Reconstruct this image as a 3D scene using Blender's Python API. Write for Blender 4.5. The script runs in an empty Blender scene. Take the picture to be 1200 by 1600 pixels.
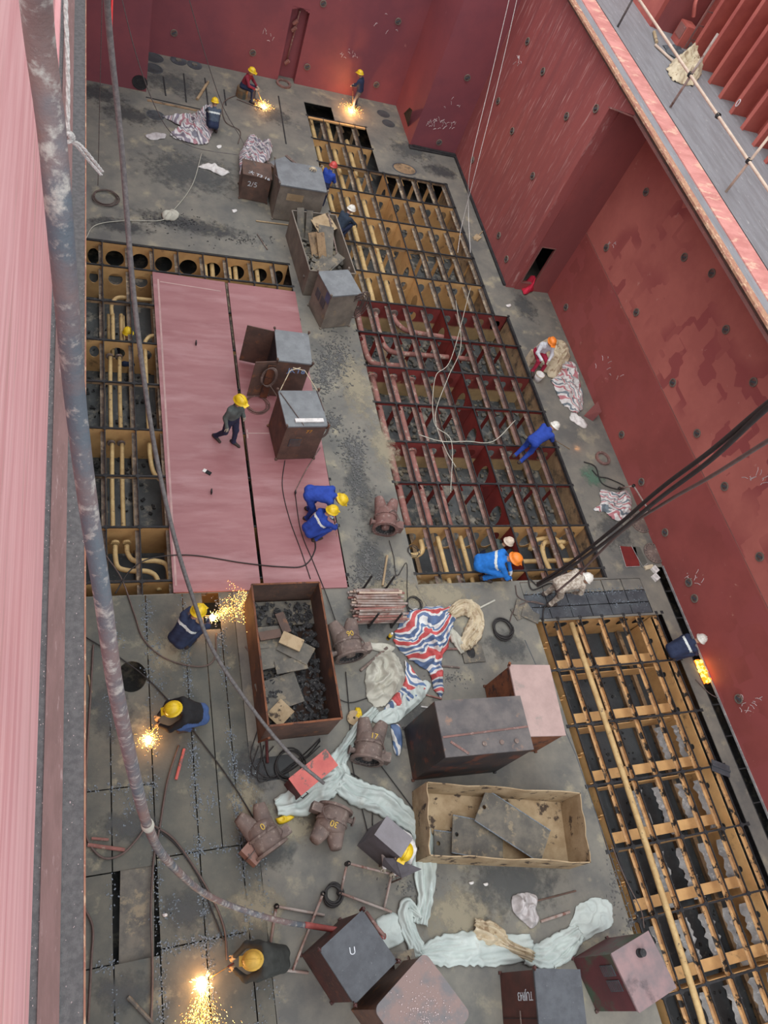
import bpy, math, random
import numpy as np
from mathutils import Vector, Matrix, noise
# ---------------- camera (calibrated, image frame 1200x1600) ----------------
F = 1177.3
CAMH = 16.0
RM = np.array([[0.92946387, -0.00143408, -0.36891037],
               [-0.1927129, 0.85081886, -0.48884456],
               [0.31457694, 0.52545714, 0.79052902]])
sc = bpy.context.scene
C = sc.collection
cd = bpy.data.cameras.new('camera'); cam = bpy.data.objects.new('camera', cd); C.objects.link(cam)
cd.sensor_fit = 'HORIZONTAL'; cd.sensor_width = 27.0; cd.lens = F/1200*27.0
cd.clip_start = 0.1; cd.clip_end = 300
m4 = Matrix.Identity(4)
for i in range(3):
    for j in range(3): m4[i][j] = RM[i][j]
m4[2][3] = CAMH
cam.matrix_world = m4
sc.camera = cam
# ---------------- world, sun, exposure ----------------
w = bpy.data.worlds.new('overcast'); sc.world = w; w.use_nodes = True
nt = w.node_tree; bg = nt.nodes['Background']
tc = nt.nodes.new('ShaderNodeTexCoord'); sx = nt.nodes.new('ShaderNodeSeparateXYZ'); rp = nt.nodes.new('ShaderNodeValToRGB')
nt.links.new(tc.outputs['Generated'], sx.inputs[0]); nt.links.new(sx.outputs['Z'], rp.inputs[0]); nt.links.new(rp.outputs[0], bg.inputs[0])
rp.color_ramp.elements[0].position = 0.0; rp.color_ramp.elements[0].color = (0.55, 0.58, 0.63, 1)
rp.color_ramp.elements[1].position = 0.7; rp.color_ramp.elements[1].color = (0.93, 0.97, 1.0, 1)
bg.inputs[1].default_value = 1.75
sd = bpy.data.lights.new('sun', 'SUN'); sd.energy = 0.9; sd.angle = math.radians(40); sd.color = (1, .97, .93)
so = bpy.data.objects.new('sun', sd); C.objects.link(so)
so.rotation_euler = Vector((-0.35, -0.25, 1)).to_track_quat('Z', 'Y').to_euler()
so.location = (4, 10, 30)
vs = sc.view_settings; vs.view_transform = 'Standard'; vs.look = 'None'; vs.exposure = 0.2; vs.gamma = 1.0; vs.use_curve_mapping = False
random.seed(7); R = random.Random(11)

# ---------------- pixel helpers ----------------
def ray(px, py): return RM @ np.array([px-600.0, -(py-800.0), -F])
def at(px, py, z=0.0):
    d = ray(px, py); t = (z-CAMH)/d[2]
    return Vector((d[0]*t, d[1]*t, z))
def atd(px, py, depth):
    d = ray(px, py)*depth/F
    return Vector((d[0], d[1], CAMH+d[2]))
def onplane(px, py, ax, val):
    d = ray(px, py); o = (0, 0, CAMH); t = (val-o[ax])/d[ax]
    return Vector((d[0]*t, d[1]*t, CAMH+d[2]*t))
def proj(p):
    c = RM.T @ (np.array(p)-np.array([0, 0, CAMH])); return 600+F*c[0]/-c[2], 800-F*c[1]/-c[2]
def zabove(P, px, lo=-2, hi=14):
    best = min(((math.hypot(proj((P[0], P[1], z))[0]-px[0], proj((P[0], P[1], z))[1]-px[1]), z) for z in np.linspace(lo, hi, 400)))
    return best[1]

# ---------------- materials ----------------
MAT = {}
def mk(name, c1, c2=None, c3=None, scale=3.0, sc3=12.0, lo=.4, hi=.6, lo3=.55, hi3=.62, rough=.8, metal=0.0, stretch=(1, 1, 1), bump=.15, spec=.3, zsplit=None, czs=None, voro=None):
    if name in MAT: return MAT[name]
    m = bpy.data.materials.new(name); m.use_nodes = True; MAT[name] = m
    t = m.node_tree; N = t.nodes; L = t.links; b = N['Principled BSDF']
    b.inputs['Roughness'].default_value = rough; b.inputs['Metallic'].default_value = metal
    b.inputs['Specular IOR Level'].default_value = spec
    c2 = c2 or tuple(x*.75 for x in c1)
    tcn = N.new('ShaderNodeTexCoord'); mp = N.new('ShaderNodeMapping'); mp.inputs['Scale'].default_value = stretch
    L.new(tcn.outputs['Object'], mp.inputs[0])
    def noi(s, det=6, seed=0):
        n = N.new('ShaderNodeTexNoise'); n.inputs['Scale'].default_value = s; n.inputs['Detail'].default_value = det; n.inputs['Roughness'].default_value = .65
        if seed:
            mm = N.new('ShaderNodeVectorMath'); mm.operation = 'ADD'; mm.inputs[1].default_value = (seed, seed*1.7, seed*.3); L.new(mp.outputs[0], mm.inputs[0]); L.new(mm.outputs[0], n.inputs[0])
        else: L.new(mp.outputs[0], n.inputs[0])
        return n.outputs[0]
    def ramp(src, a, bb):
        r = N.new('ShaderNodeMapRange'); r.inputs[1].default_value = a; r.inputs[2].default_value = bb; L.new(src, r.inputs[0]); return r.outputs[0]
    def mix(f, A, B):
        x = N.new('ShaderNodeMix'); x.data_type = 'RGBA'
        if f is not None: L.new(f, x.inputs[0])
        for k, v in ((6, A), (7, B)):
            if isinstance(v, tuple): x.inputs[k].default_value = (*v, 1)
            else: L.new(v, x.inputs[k])
        return x.outputs[2]
    n1 = noi(scale)
    col = mix(ramp(n1, lo, hi), c1, c2)
    if zsplit is not None:
        sp = N.new('ShaderNodeSeparateXYZ'); L.new(tcn.outputs['Object'], sp.inputs[0])
        ad = N.new('ShaderNodeMath'); ad.operation = 'MULTIPLY_ADD'; ad.inputs[1].default_value = .15; L.new(n1, ad.inputs[0]); L.new(sp.outputs[2], ad.inputs[2])
        col = mix(ramp(ad.outputs[0], zsplit, zsplit+.08), mix(ramp(n1, lo, hi), czs, tuple(x*.8 for x in czs)), col)
    if voro:
        vn = N.new('ShaderNodeTexVoronoi'); vn.inputs['Scale'].default_value = voro[0]; vn.distance = 'CHEBYCHEV'; L.new(mp.outputs[0], vn.inputs[0])
        sp2 = N.new('ShaderNodeSeparateColor'); L.new(vn.outputs['Color'], sp2.inputs[0])
        mu = N.new('ShaderNodeMath'); mu.operation = 'MULTIPLY'; L.new(ramp(sp2.outputs[0], voro[1], voro[1]+.02), mu.inputs[0]); L.new(ramp(noi(.35, 2, 9), .45, .55), mu.inputs[1])
        col = mix(mu.outputs[0], col, voro[2])
    if c3:
        n3 = noi(sc3, 8, 5.3); col = mix(ramp(n3, lo3, hi3), col, c3)
    L.new(col, b.inputs['Base Color'])
    if bump:
        bn = N.new('ShaderNodeBump'); bn.inputs['Strength'].default_value = bump; bn.inputs['Distance'].default_value = .02
        L.new(noi(scale*6, 6, 2.1), bn.inputs['Height']); L.new(bn.outputs[0], b.inputs['Normal'])
    return m
def emat(name, col, strength):
    if name in MAT: return MAT[name]
    m = bpy.data.materials.new(name); m.use_nodes = True; MAT[name] = m; t = m.node_tree
    b = t.nodes['Principled BSDF']; b.inputs['Base Color'].default_value = (0, 0, 0, 1)
    b.inputs['Emission Color'].default_value = (*col, 1); b.inputs['Emission Strength'].default_value = strength
    return m
def plain(name, c, rough=.6, metal=0, spec=.3): return mk(name, c, tuple(x*.8 for x in c), scale=9, rough=rough, metal=metal, bump=.1, spec=spec)
def stripes(name, cols, freq=1.0, rough=.6, axis='X'):
    if name in MAT: return MAT[name]
    m = bpy.data.materials.new(name); m.use_nodes = True; MAT[name] = m; t = m.node_tree; N = t.nodes; L = t.links; b = N['Principled BSDF']
    uv = N.new('ShaderNodeUVMap'); sp = N.new('ShaderNodeSeparateXYZ'); L.new(uv.outputs[0], sp.inputs[0])
    mu = N.new('ShaderNodeMath'); mu.operation = 'MULTIPLY'; mu.inputs[1].default_value = freq; L.new(sp.outputs[axis], mu.inputs[0])
    fr = N.new('ShaderNodeMath'); fr.operation = 'FRACT'; L.new(mu.outputs[0], fr.inputs[0])
    r = N.new('ShaderNodeValToRGB'); r.color_ramp.interpolation = 'CONSTANT'; L.new(fr.outputs[0], r.inputs[0])
    e = r.color_ramp.elements
    for i, (p, c) in enumerate(cols):
        if i < 2: e[i].position = p; e[i].color = (*c, 1)
        else:
            q = e.new(p); q.color = (*c, 1)
    n = N.new('ShaderNodeTexNoise'); n.inputs['Scale'].default_value = 6; x = N.new('ShaderNodeMix'); x.data_type = 'RGBA'; x.blend_type = 'MULTIPLY'; x.inputs[0].default_value = .6
    tcn = N.new('ShaderNodeTexCoord'); L.new(tcn.outputs['Object'], n.inputs[0])
    mr = N.new('ShaderNodeMapRange'); mr.inputs[1].default_value = .3; mr.inputs[2].default_value = .7; mr.inputs[3].default_value = .55; mr.inputs[4].default_value = 1.0; L.new(n.outputs[0], mr.inputs[0])
    L.new(r.outputs[0], x.inputs[6]); L.new(mr.outputs[0], x.inputs[7]); L.new(x.outputs[2], b.inputs['Base Color']); b.inputs['Roughness'].default_value = rough
    return m

# palette (linear)
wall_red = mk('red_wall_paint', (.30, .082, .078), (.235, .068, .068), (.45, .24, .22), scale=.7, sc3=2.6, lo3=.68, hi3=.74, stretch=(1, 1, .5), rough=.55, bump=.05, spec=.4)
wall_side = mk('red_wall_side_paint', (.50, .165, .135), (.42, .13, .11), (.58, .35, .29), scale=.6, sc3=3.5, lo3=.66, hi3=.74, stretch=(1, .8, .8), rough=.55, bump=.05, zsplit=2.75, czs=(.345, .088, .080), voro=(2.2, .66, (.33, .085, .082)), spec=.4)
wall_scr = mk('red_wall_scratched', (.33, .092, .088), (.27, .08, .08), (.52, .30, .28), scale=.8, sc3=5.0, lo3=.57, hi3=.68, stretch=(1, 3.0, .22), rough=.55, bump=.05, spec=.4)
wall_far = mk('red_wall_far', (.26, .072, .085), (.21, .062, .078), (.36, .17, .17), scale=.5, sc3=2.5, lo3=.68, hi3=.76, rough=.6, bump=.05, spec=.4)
pink = mk('pink_weathered_paint', (.80, .47, .47), (.68, .33, .34), (.50, .31, .27), scale=2.2, sc3=2.0, lo3=.55, hi3=.68, stretch=(1, .12, 2.2), rough=.6, bump=.15, lo=.42, hi=.6)
deck = mk('dusty_steel_deck', (.215, .202, .168), (.115, .115, .108), (.31, .28, .20), scale=.8, sc3=1.3, lo3=.56, hi3=.70, rough=.72, bump=.25, lo=.35, hi=.65, spec=.4)
deck_dk = mk('cut_steel_plate', (.145, .138, .112), (.082, .086, .078), (.26, .24, .17), scale=1.2, sc3=2.2, lo3=.57, hi3=.72, rough=.7, bump=.3, lo=.35, hi=.65)
deck_bk = mk('scorched_steel_plate', (.085, .095, .105), (.055, .06, .07), (.17, .19, .22), scale=2, sc3=6, lo3=.6, hi3=.7, rough=.6, bump=.4)
grit = mk('gritty_grey_ledge', (.115, .12, .122), (.16, .165, .165), (.33, .33, .32), scale=16, sc3=60, lo3=.66, hi3=.72, rough=.9, bump=.5)
rustbar = mk('rusty_pink_strip', (.27, .115, .10), (.20, .105, .095), (.42, .25, .23), scale=3, sc3=8, lo3=.62, hi3=.7, stretch=(4, .6, 1), rough=.8)
ledgestrip = mk('dusty_pinkish_strip', (.25, .165, .155), (.21, .14, .13), (.36, .28, .27), scale=3, sc3=8, lo3=.6, hi3=.7, stretch=(4, .6, 1), rough=.85)
rimrust = mk('rusty_rim_edge', (.42, .24, .15), (.34, .15, .11), (.60, .42, .28), scale=3, sc3=6, stretch=(3, 1, 1), rough=.85)
rimpink = mk('worn_pink_rim_paint', (.62, .28, .25), (.50, .20, .18), (.68, .42, .32), scale=1.4, sc3=2, stretch=(1, 2, 1), rough=.6)
deckgrey = mk('grey_walkway', (.245, .245, .26), (.20, .195, .205), (.40, .40, .40), scale=1.2, sc3=5, lo3=.62, hi3=.68, stretch=(5, .6, 1), rough=.7)
ochre = mk('ochre_tank_coating', (.66, .40, .17), (.54, .31, .13), (.12, .08, .05), scale=1.4, sc3=2.2, lo3=.60, hi3=.74, rough=.5, bump=.08, spec=.4)
ochre_dk = mk('sooted_ochre_coating', (.34, .23, .13), (.24, .16, .095), (.07, .055, .045), scale=2, sc3=3, lo3=.5, hi3=.66, rough=.6, bump=.1)
redplate = mk('red_primed_frame', (.24, .045, .042), (.17, .034, .032), (.36, .22, .12), scale=1.5, sc3=3, lo3=.64, hi3=.72, rough=.5, zsplit=.60, czs=(.50, .35, .18))
redonly = mk('red_primed_bracket', (.20, .028, .024), (.14, .02, .02), scale=1.5, rough=.55)
stiff_far = mk('sooty_stiffener', (.30, .24, .18), (.12, .10, .085), (.50, .40, .27), scale=5, sc3=4, lo3=.56, hi3=.66, rough=.65)
stiff_red = mk('sooty_red_stiffener', (.25, .15, .125), (.11, .08, .072), (.38, .32, .26), scale=4, sc3=5, lo3=.57, hi3=.68, rough=.65)
stiff_och = mk('burnt_ochre_stiffener', (.55, .33, .15), (.38, .22, .11), (.03, .027, .026), scale=5, sc3=3.6, lo3=.53, hi3=.57, rough=.6)
black = mk('burnt_edge_and_shade_black', (.035, .035, .037), (.02, .02, .022), (.10, .10, .10), scale=5, sc3=14, lo3=.62, hi3=.7, rough=.75)  # burnt edges; also paints shade in the doorway box and open cabinet
tankbot = mk('muddy_tank_bottom', (.10, .105, .105), (.055, .06, .062), (.30, .27, .22), scale=1.3, sc3=2.6, lo3=.53, hi3=.66, rough=.55, bump=.8, spec=.4)
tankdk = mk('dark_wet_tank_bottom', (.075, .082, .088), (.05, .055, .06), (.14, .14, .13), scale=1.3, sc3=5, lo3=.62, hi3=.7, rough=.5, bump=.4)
pinkplate = mk('pink_primed_plate', (.33, .145, .15), (.265, .098, .104), (.41, .225, .23), scale=1.3, sc3=.9, lo3=.52, hi3=.75, stretch=(.35, 1.8, 1), rough=.45, bump=.03, lo=.35, hi=.65, spec=.45)
paleline = mk('pale_weld_scuff', (.48, .32, .30), (.40, .26, .25), rough=.7)
pipe_och = mk('ochre_pipe', (.56, .40, .19), (.46, .31, .14), (.16, .11, .07), scale=5, sc3=9, lo3=.6, hi3=.66, rough=.6)
pipe_red = mk('dusty_red_pipe', (.30, .13, .11), (.22, .10, .085), (.36, .27, .22), scale=4, sc3=7, rough=.65)
rust = mk('brown_rusty_steel', (.14, .085, .065), (.09, .06, .05), (.24, .11, .055), scale=2.2, sc3=3, lo3=.58, hi3=.7, rough=.7, bump=.2)
rust_or = mk('orange_brown_rust', (.22, .085, .04), (.12, .05, .03), (.06, .035, .03), scale=2.5, sc3=4, rough=.8)
steel = mk('grey_steel_top', (.175, .19, .20), (.13, .14, .15), (.25, .26, .26), scale=3, sc3=7, lo3=.62, hi3=.7, rough=.45, bump=.1, spec=.5)
steel_dk = mk('dark_speckled_steel', (.075, .083, .095), (.055, .06, .07), (.20, .21, .22), scale=4, sc3=28, lo3=.66, hi3=.7, rough=.55, spec=.45)
steel_br = mk('brownish_grey_steel', (.22, .19, .155), (.15, .13, .11), (.30, .22, .13), scale=1.8, sc3=2.6, lo3=.6, hi3=.72, rough=.6)
mauve = mk('mauve_steel_top', (.28, .185, .185), (.19, .15, .155), (.10, .08, .085), scale=1.6, sc3=2.2, lo3=.56, hi3=.7, rough=.55)
pinktop = mk('faded_pink_steel', (.42, .30, .275), (.35, .25, .23), (.26, .23, .21), scale=2, sc3=2, lo3=.6, hi3=.68, rough=.6)
specktop = mk('speckled_mauve_hood', (.24, .175, .16), (.16, .155, .16), (.34, .31, .31), scale=1.1, sc3=35, lo3=.62, hi3=.68, rough=.8, lo=.45, hi=.55)
tan = mk('tan_caked_steel', (.42, .32, .20), (.30, .215, .125), (.07, .05, .038), scale=2, sc3=3.2, lo3=.57, hi3=.62, rough=.85, bump=.4)
coal = mk('black_slag_scrap', (.05, .05, .052), (.03, .03, .032), (.15, .145, .14), scale=12, sc3=20, rough=.85, bump=1.0)
scrap = mk('dusty_scrap_plate', (.16, .145, .12), (.10, .095, .085), (.24, .20, .14), scale=3, sc3=4, rough=.75, bump=.3)
casting = mk('brown_casting', (.19, .14, .12), (.13, .10, .09), (.26, .21, .18), scale=3, sc3=9, rough=.8, bump=.3)
casting_r = mk('reddish_casting', (.22, .12, .105), (.15, .09, .08), (.28, .2, .18), scale=3, sc3=9, rough=.8, bump=.3)
redbox = mk('faded_red_box_paint', (.55, .14, .12), (.46, .11, .10), (.16, .11, .10), scale=2.5, sc3=3.4, lo3=.55, hi3=.6, rough=.55)
darkred = plain('dark_red_steel', (.085, .022, .022))
slag = mk('blue_grey_slag', (.20, .235, .27), (.11, .13, .15), (.40, .43, .46), scale=20, sc3=30, lo3=.6, hi3=.68, rough=.6)
chip = mk('grey_metal_chips', (.13, .13, .125), (.08, .08, .08), (.34, .34, .33), scale=20, sc3=30, lo3=.6, hi3=.68, rough=.65)
palesheet = mk('pale_green_white_sheet', (.52, .58, .55), (.44, .50, .48), (.36, .37, .33), scale=2, sc3=3, lo3=.6, hi3=.75, rough=.5, bump=.1)
canvas = mk('grey_white_canvas', (.50, .49, .42), (.40, .39, .33), (.28, .25, .18), scale=2.5, sc3=3, lo3=.6, hi3=.75, rough=.8)
cream = mk('cream_canvas', (.58, .50, .36), (.46, .38, .26), (.3, .22, .14), scale=4, sc3=6, rough=.85)
whitecloth = plain('white_cloth', (.72, .70, .68), .8)
residue = mk('peeling_grey_residue', (.34, .34, .33), (.22, .22, .22), (.48, .47, .45), scale=3, sc3=6, rough=.8, bump=.4)
hosemat = mk('weathered_hose_rubber', (.10, .12, .14), (.19, .13, .12), (.36, .34, .31), scale=1.1, sc3=11, lo3=.52, hi3=.64, stretch=(1, 1, 1.2), rough=.6, bump=.8)
cablemat = mk('grey_steel_cable', (.16, .15, .145), (.10, .095, .095), scale=20, rough=.6)
blackcable = plain('black_cable', (.035, .033, .033), .6)
brcable = plain('brown_cable', (.13, .095, .085), .7)
ropemat = mk('white_rope', (.68, .65, .62), (.42, .40, .38), scale=60, rough=.9, bump=.6)
poletan = mk('tan_scaffold_pole', (.60, .48, .38), (.50, .38, .30), scale=4, rough=.6)
tubered = mk('rusty_scaffold_tube', (.28, .19, .16), (.38, .33, .30), (.20, .10, .08), scale=3, sc3=5, rough=.65)
skin = plain('skin', (.42, .24, .16), .6)
glove = plain('work_glove', (.42, .38, .30), .9)
boot = plain('dark_boot', (.06, .045, .04), .8)
hel_y = plain('yellow_helmet_shell', (.80, .55, .02), .35, spec=.5)
hel_w = plain('white_helmet_shell', (.78, .77, .70), .35, spec=.5)
hel_o = plain('orange_helmet_shell', (.90, .25, .03), .35, spec=.5)
hel_r = plain('red_helmet_shell', (.55, .07, .06), .4, spec=.5)
refl = plain('reflective_band', (.72, .78, .76), .4)
red_stripe = [(0, (.72, .72, .70)), (.16, (.10, .16, .30)), (.38, (.72, .72, .70)), (.5, (.55, .09, .09)), (.78, (.72, .72, .70)), (.86, (.12, .2, .36))]
tarp_rwb = stripes('red_white_blue_woven_sheet', red_stripe, 2.2)
tarp_grey = stripes('grey_pink_striped_woven_sheet', [(0, (.62, .60, .60)), (.2, (.22, .19, .24)), (.42, (.62, .6, .6)), (.55, (.40, .20, .23)), (.7, (.62, .6, .6)), (.85, (.2, .2, .24))], 3.2)
tarp_pink = stripes('pink_teal_striped_sheet', [(0, (.68, .66, .64)), (.2, (.48, .18, .20)), (.4, (.68, .66, .64)), (.55, (.16, .2, .23)), (.75, (.68, .66, .64))], 4.0)
MAT['tarp_white'] = whitecloth

def stainmat(name, c):
    m = bpy.data.materials.new(name); m.use_nodes = True; t = m.node_tree; N = t.nodes; L = t.links; b = N['Principled BSDF']; MAT[name] = m
    b.inputs['Base Color'].default_value = (*c, 1); b.inputs['Roughness'].default_value = .75
    uv = N.new('ShaderNodeUVMap'); ln = N.new('ShaderNodeVectorMath'); ln.operation = 'LENGTH'; L.new(uv.outputs[0], ln.inputs[0])
    tcn = N.new('ShaderNodeTexCoord'); n = N.new('ShaderNodeTexNoise'); n.inputs['Scale'].default_value = 3.2; n.inputs['Detail'].default_value = 7; n.inputs['Roughness'].default_value = .7; L.new(tcn.outputs['Object'], n.inputs[0])
    a = N.new('ShaderNodeMath'); a.operation = 'MULTIPLY_ADD'; a.inputs[1].default_value = 2.4; L.new(n.outputs[0], a.inputs[0]); a.inputs[2].default_value = -.55
    d = N.new('ShaderNodeMath'); d.operation = 'SUBTRACT'; L.new(a.outputs[0], d.inputs[0]); L.new(ln.outputs['Value'], d.inputs[1])
    r = N.new('ShaderNodeMapRange'); r.inputs[1].default_value = -.15; r.inputs[2].default_value = .4; r.inputs[4].default_value = .68; L.new(d.outputs[0], r.inputs[0]); L.new(r.outputs[0], b.inputs['Alpha'])
    return m
soot = stainmat('soot_stain_mat', (.05, .052, .056)); tanstain = stainmat('tan_stain_mat', (.34, .30, .21)); greenst = stainmat('green_stain_mat', (.10, .20, .14)); greyst = stainmat('grey_stain_mat', (.085, .09, .09))
# ---------------- mesh builder ----------------
class MB:
    def __init__(s): s.v = []; s.f = []; s.mi = []; s.uv = None; s.m = 0
    def add(s, vs_, fs):
        o = len(s.v); s.v += [tuple(p) for p in vs_]; s.f += [tuple(i+o for i in f) for f in fs]; s.mi += [s.m]*len(fs)
    def box(s, x0, x1, y0, y1, z0, z1, M=None):
        p = [(x, y, z) for z in (z0, z1) for y in (y0, y1) for x in (x0, x1)]
        if M is not None: p = [tuple(M @ Vector(q)) for q in p]
        s.add(p, [(0, 2, 3, 1), (4, 5, 7, 6), (0, 1, 5, 4), (2, 6, 7, 3), (0, 4, 6, 2), (1, 3, 7, 5)])
    def bar(s, a, b, w_, h_, up=(0, 0, 1)):
        a = Vector(a); b = Vector(b); d = (b-a); L = d.length; d.normalize(); u = Vector(up)
        x = d.cross(u)
        if x.length < 1e-4: x = d.cross(Vector((1, 0, 0)))
        x.normalize(); u = x.cross(d)
        M = Matrix((x, d, u)).transposed().to_4x4(); M.translation = a
        s.box(-w_/2, w_/2, 0, L, -h_/2, h_/2, M)
    def tube(s, pts, r, n=8, cap=True):
        pts = [Vector(p) for p in pts]; o = len(s.v); k = len(pts); prev = None
        for i, p in enumerate(pts):
            d = (pts[min(i+1, k-1)]-pts[max(i-1, 0)])
            d = d.normalized() if d.length > 1e-9 else Vector((0, 0, 1))
            if prev is None:
                x = d.cross(Vector((0, 0, 1)))
                if x.length < .05: x = d.cross(Vector((1, 0, 0)))
            else: x = prev - d*prev.dot(d)
            x.normalize(); prev = x; y = d.cross(x)
            rr = r[i] if isinstance(r, (list, tuple)) else r
            for j in range(n):
                a = 2*math.pi*j/n; s.v.append(tuple(p+x*math.cos(a)*rr+y*math.sin(a)*rr))
        for i in range(k-1):
            for j in range(n):
                j2 = (j+1) % n; s.f.append((o+i*n+j, o+i*n+j2, o+(i+1)*n+j2, o+(i+1)*n+j)); s.mi.append(s.m)
        if cap:
            s.f.append(tuple(o+j for j in range(n))[::-1]); s.mi.append(s.m)
            s.f.append(tuple(o+(k-1)*n+j for j in range(n))); s.mi.append(s.m)
    def lathe(s, prof, n=24, M=None):
        o = len(s.v); k = len(prof)
        for (r, z) in prof:
            for j in range(n):
                a = 2*math.pi*j/n; p = Vector((r*math.cos(a), r*math.sin(a), z))
                s.v.append(tuple(M @ p if M is not None else p))
        for i in range(k-1):
            for j in range(n):
                j2 = (j+1) % n; s.f.append((o+i*n+j, o+i*n+j2, o+(i+1)*n+j2, o+(i+1)*n+j)); s.mi.append(s.m)
    def panel(s, o, u, v, W, Hh, hole=None, t=0.0, n=20):
        """rect panel at origin o, unit dirs u,v, size W x Hh, optional elliptical hole (cu,cv,ru,rv)"""
        o = Vector(o); u = Vector(u); v = Vector(v); nn = u.cross(v).normalized()*t
        layers = [Vector((0, 0, 0))] + ([nn] if t else [])
        for off in layers:
            if not hole:
                s.add([o+off, o+u*W+off, o+u*W+v*Hh+off, o+v*Hh+off], [(0, 1, 2, 3)]); continue
            cu, cv, ru, rv = hole; outer = []; inner = []
            for i in range(n):
                a = 2*math.pi*(i+.5)/n; ca, sa = math.cos(a), math.sin(a)
                inner.append(o+u*(cu+ru*ca)+v*(cv+rv*sa)+off)
                tx = ((W-cu)/ca if ca > 0 else -cu/ca) if abs(ca) > 1e-6 else 1e9
                ty = ((Hh-cv)/sa if sa > 0 else -cv/sa) if abs(sa) > 1e-6 else 1e9
                k = min(tx, ty); outer.append([cu+ca*k, cv+sa*k])
            for (cx_, cy_) in ((0, 0), (W, 0), (W, Hh), (0, Hh)):
                j = min(range(n), key=lambda q: (outer[q][0]-cx_)**2+(outer[q][1]-cy_)**2); outer[j] = [cx_, cy_]
            out = [o+u*a_+v*b_+off for a_, b_ in outer]
            s.add(out+inner, [(i, (i+1) % n, n+(i+1) % n, n+i) for i in range(n)])
        if t and hole:
            cu, cv, ru, rv = hole
            ring = [o+u*(cu+ru*math.cos(2*math.pi*(i+.5)/n))+v*(cv+rv*math.sin(2*math.pi*(i+.5)/n)) for i in range(n)]
            s.add(ring+[p+nn for p in ring], [(i, (i+1) % n, n+(i+1) % n, n+i) for i in range(n)])
    def build(s, name, mat, parent=None, smooth=False, loc=None, label=None, kind=None, cat=None, group=None, rz=None):
        me = bpy.data.meshes.new(name); me.from_pydata(s.v, [], s.f)
        mats = mat if isinstance(mat, (list, tuple)) else [mat]
        for q in mats: me.materials.append(q)
        if len(mats) > 1: me.polygons.foreach_set('material_index', s.mi)
        if smooth: me.polygons.foreach_set('use_smooth', [True]*len(s.f))
        if s.uv:
            ul = me.uv_layers.new(name='UVMap')
            for lp in me.loops: ul.data[lp.index].uv = s.uv[lp.vertex_index]
        me.update()
        ob = bpy.data.objects.new(name, me); C.objects.link(ob)
        if parent: ob.parent = parent
        if loc is not None: ob.location = loc
        if rz is not None: ob.rotation_euler = (0, 0, rz)
        tag(ob, label, cat, group, kind)
        return ob
def tag(o, label=None, cat=None, group=None, kind=None):
    if label: o['label'] = label
    if cat: o['category'] = cat
    if group: o['group'] = group
    if kind: o['kind'] = kind
def thing(name, label, cat, loc=(0, 0, 0), rz=0, group=None):
    o = bpy.data.objects.new(name, None); C.objects.link(o); o.location = loc; o.rotation_euler = (0, 0, rz); o.empty_display_size = .2
    tag(o, label, cat, group); return o
def spline(pts, k=6):
    pts = [Vector(p) for p in pts]; out = []
    P = [pts[0]*2-pts[1]]+pts+[pts[-1]*2-pts[-2]]
    for i in range(1, len(P)-2):
        for j in range(k):
            t = j/k; a, b, c, d = P[i-1], P[i], P[i+1], P[i+2]
            out.append(.5*((2*b)+(c-a)*t+(2*a-5*b+4*c-d)*t*t+(3*b-a-3*c+d)*t**3))
    out.append(pts[-1]); return out
def ntext(s, size, mat, parent, M, name='painted_marking'):
    cu = bpy.data.curves.new(name, 'FONT'); cu.body = s; cu.size = size; cu.extrude = .002; cu.align_x = 'CENTER'; cu.align_y = 'CENTER'
    tmp = bpy.data.objects.new('tmp', cu); C.objects.link(tmp)
    bpy.context.view_layer.update()
    me = bpy.data.meshes.new_from_object(tmp.evaluated_get(bpy.context.evaluated_depsgraph_get()))
    bpy.data.objects.remove(tmp); me.materials.clear(); me.materials.append(mat)
    o = bpy.data.objects.new(name, me); C.objects.link(o); o.parent = parent; o.matrix_local = M; return o
def frame(o, u, v):
    u = Vector(u).normalized(); v = Vector(v).normalized(); n = u.cross(v)
    M = Matrix((u, v, n)).transposed().to_4x4(); M.translation = Vector(o); return M

# =====================================================================
# STRUCTURE
# =====================================================================
HOLES = [(0.0, 6.1, 7.7, 19.36),            # opening under the pink plates
         (8.0, 10.45, 25.2, 28.06), (8.0, 9.15, 28.06, 28.95), (8.0, 13.35, 18.0, 25.2), (7.95, 13.9, 7.7, 18.0),   # big opening
         (11.05, 15.3, -6.0, 6.5),          # lower right opening
         (15.72, 16.02, -3.0, 8.0)]         # slot along the side wall
PLX = [-1.0, .48, 1.26, 2.06, 2.86, 3.2]
PLATES_AREA = (-1.0, 3.2, -3.5, 7.7)
BAND = (10.95, 15.0, 6.55, 7.65)
XS = sorted({-3.0, 18.0, *[h[0] for h in HOLES], *[h[1] for h in HOLES], PLATES_AREA[0], PLATES_AREA[1], BAND[0], BAND[1]})
YS = sorted({-6.0, 31.0, *[h[2] for h in HOLES], *[h[3] for h in HOLES], PLATES_AREA[2], PLATES_AREA[3], BAND[2], BAND[3]})
MAN = []
for (px, py, r, e) in [(243, 180, .24, 1), (240, 90, .28, 1), (239, 107, .28, 1), (599, 178, .22, 1), (607, 193, .22, 1), (632, 264, .4, .8), (732, 1018, .16, 1.3)]:
    p = at(px, py); MAN.append((p.x, p.y, r, r*e))
for h in MAN:
    XS = sorted({*XS, h[0]-.62, h[0]+.62}); YS = sorted({*YS, h[1]-.5, h[1]+.5})
def inside(x, y, r): return r[0] < x < r[1] and r[2] < y < r[3]
fm = MB()
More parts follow.
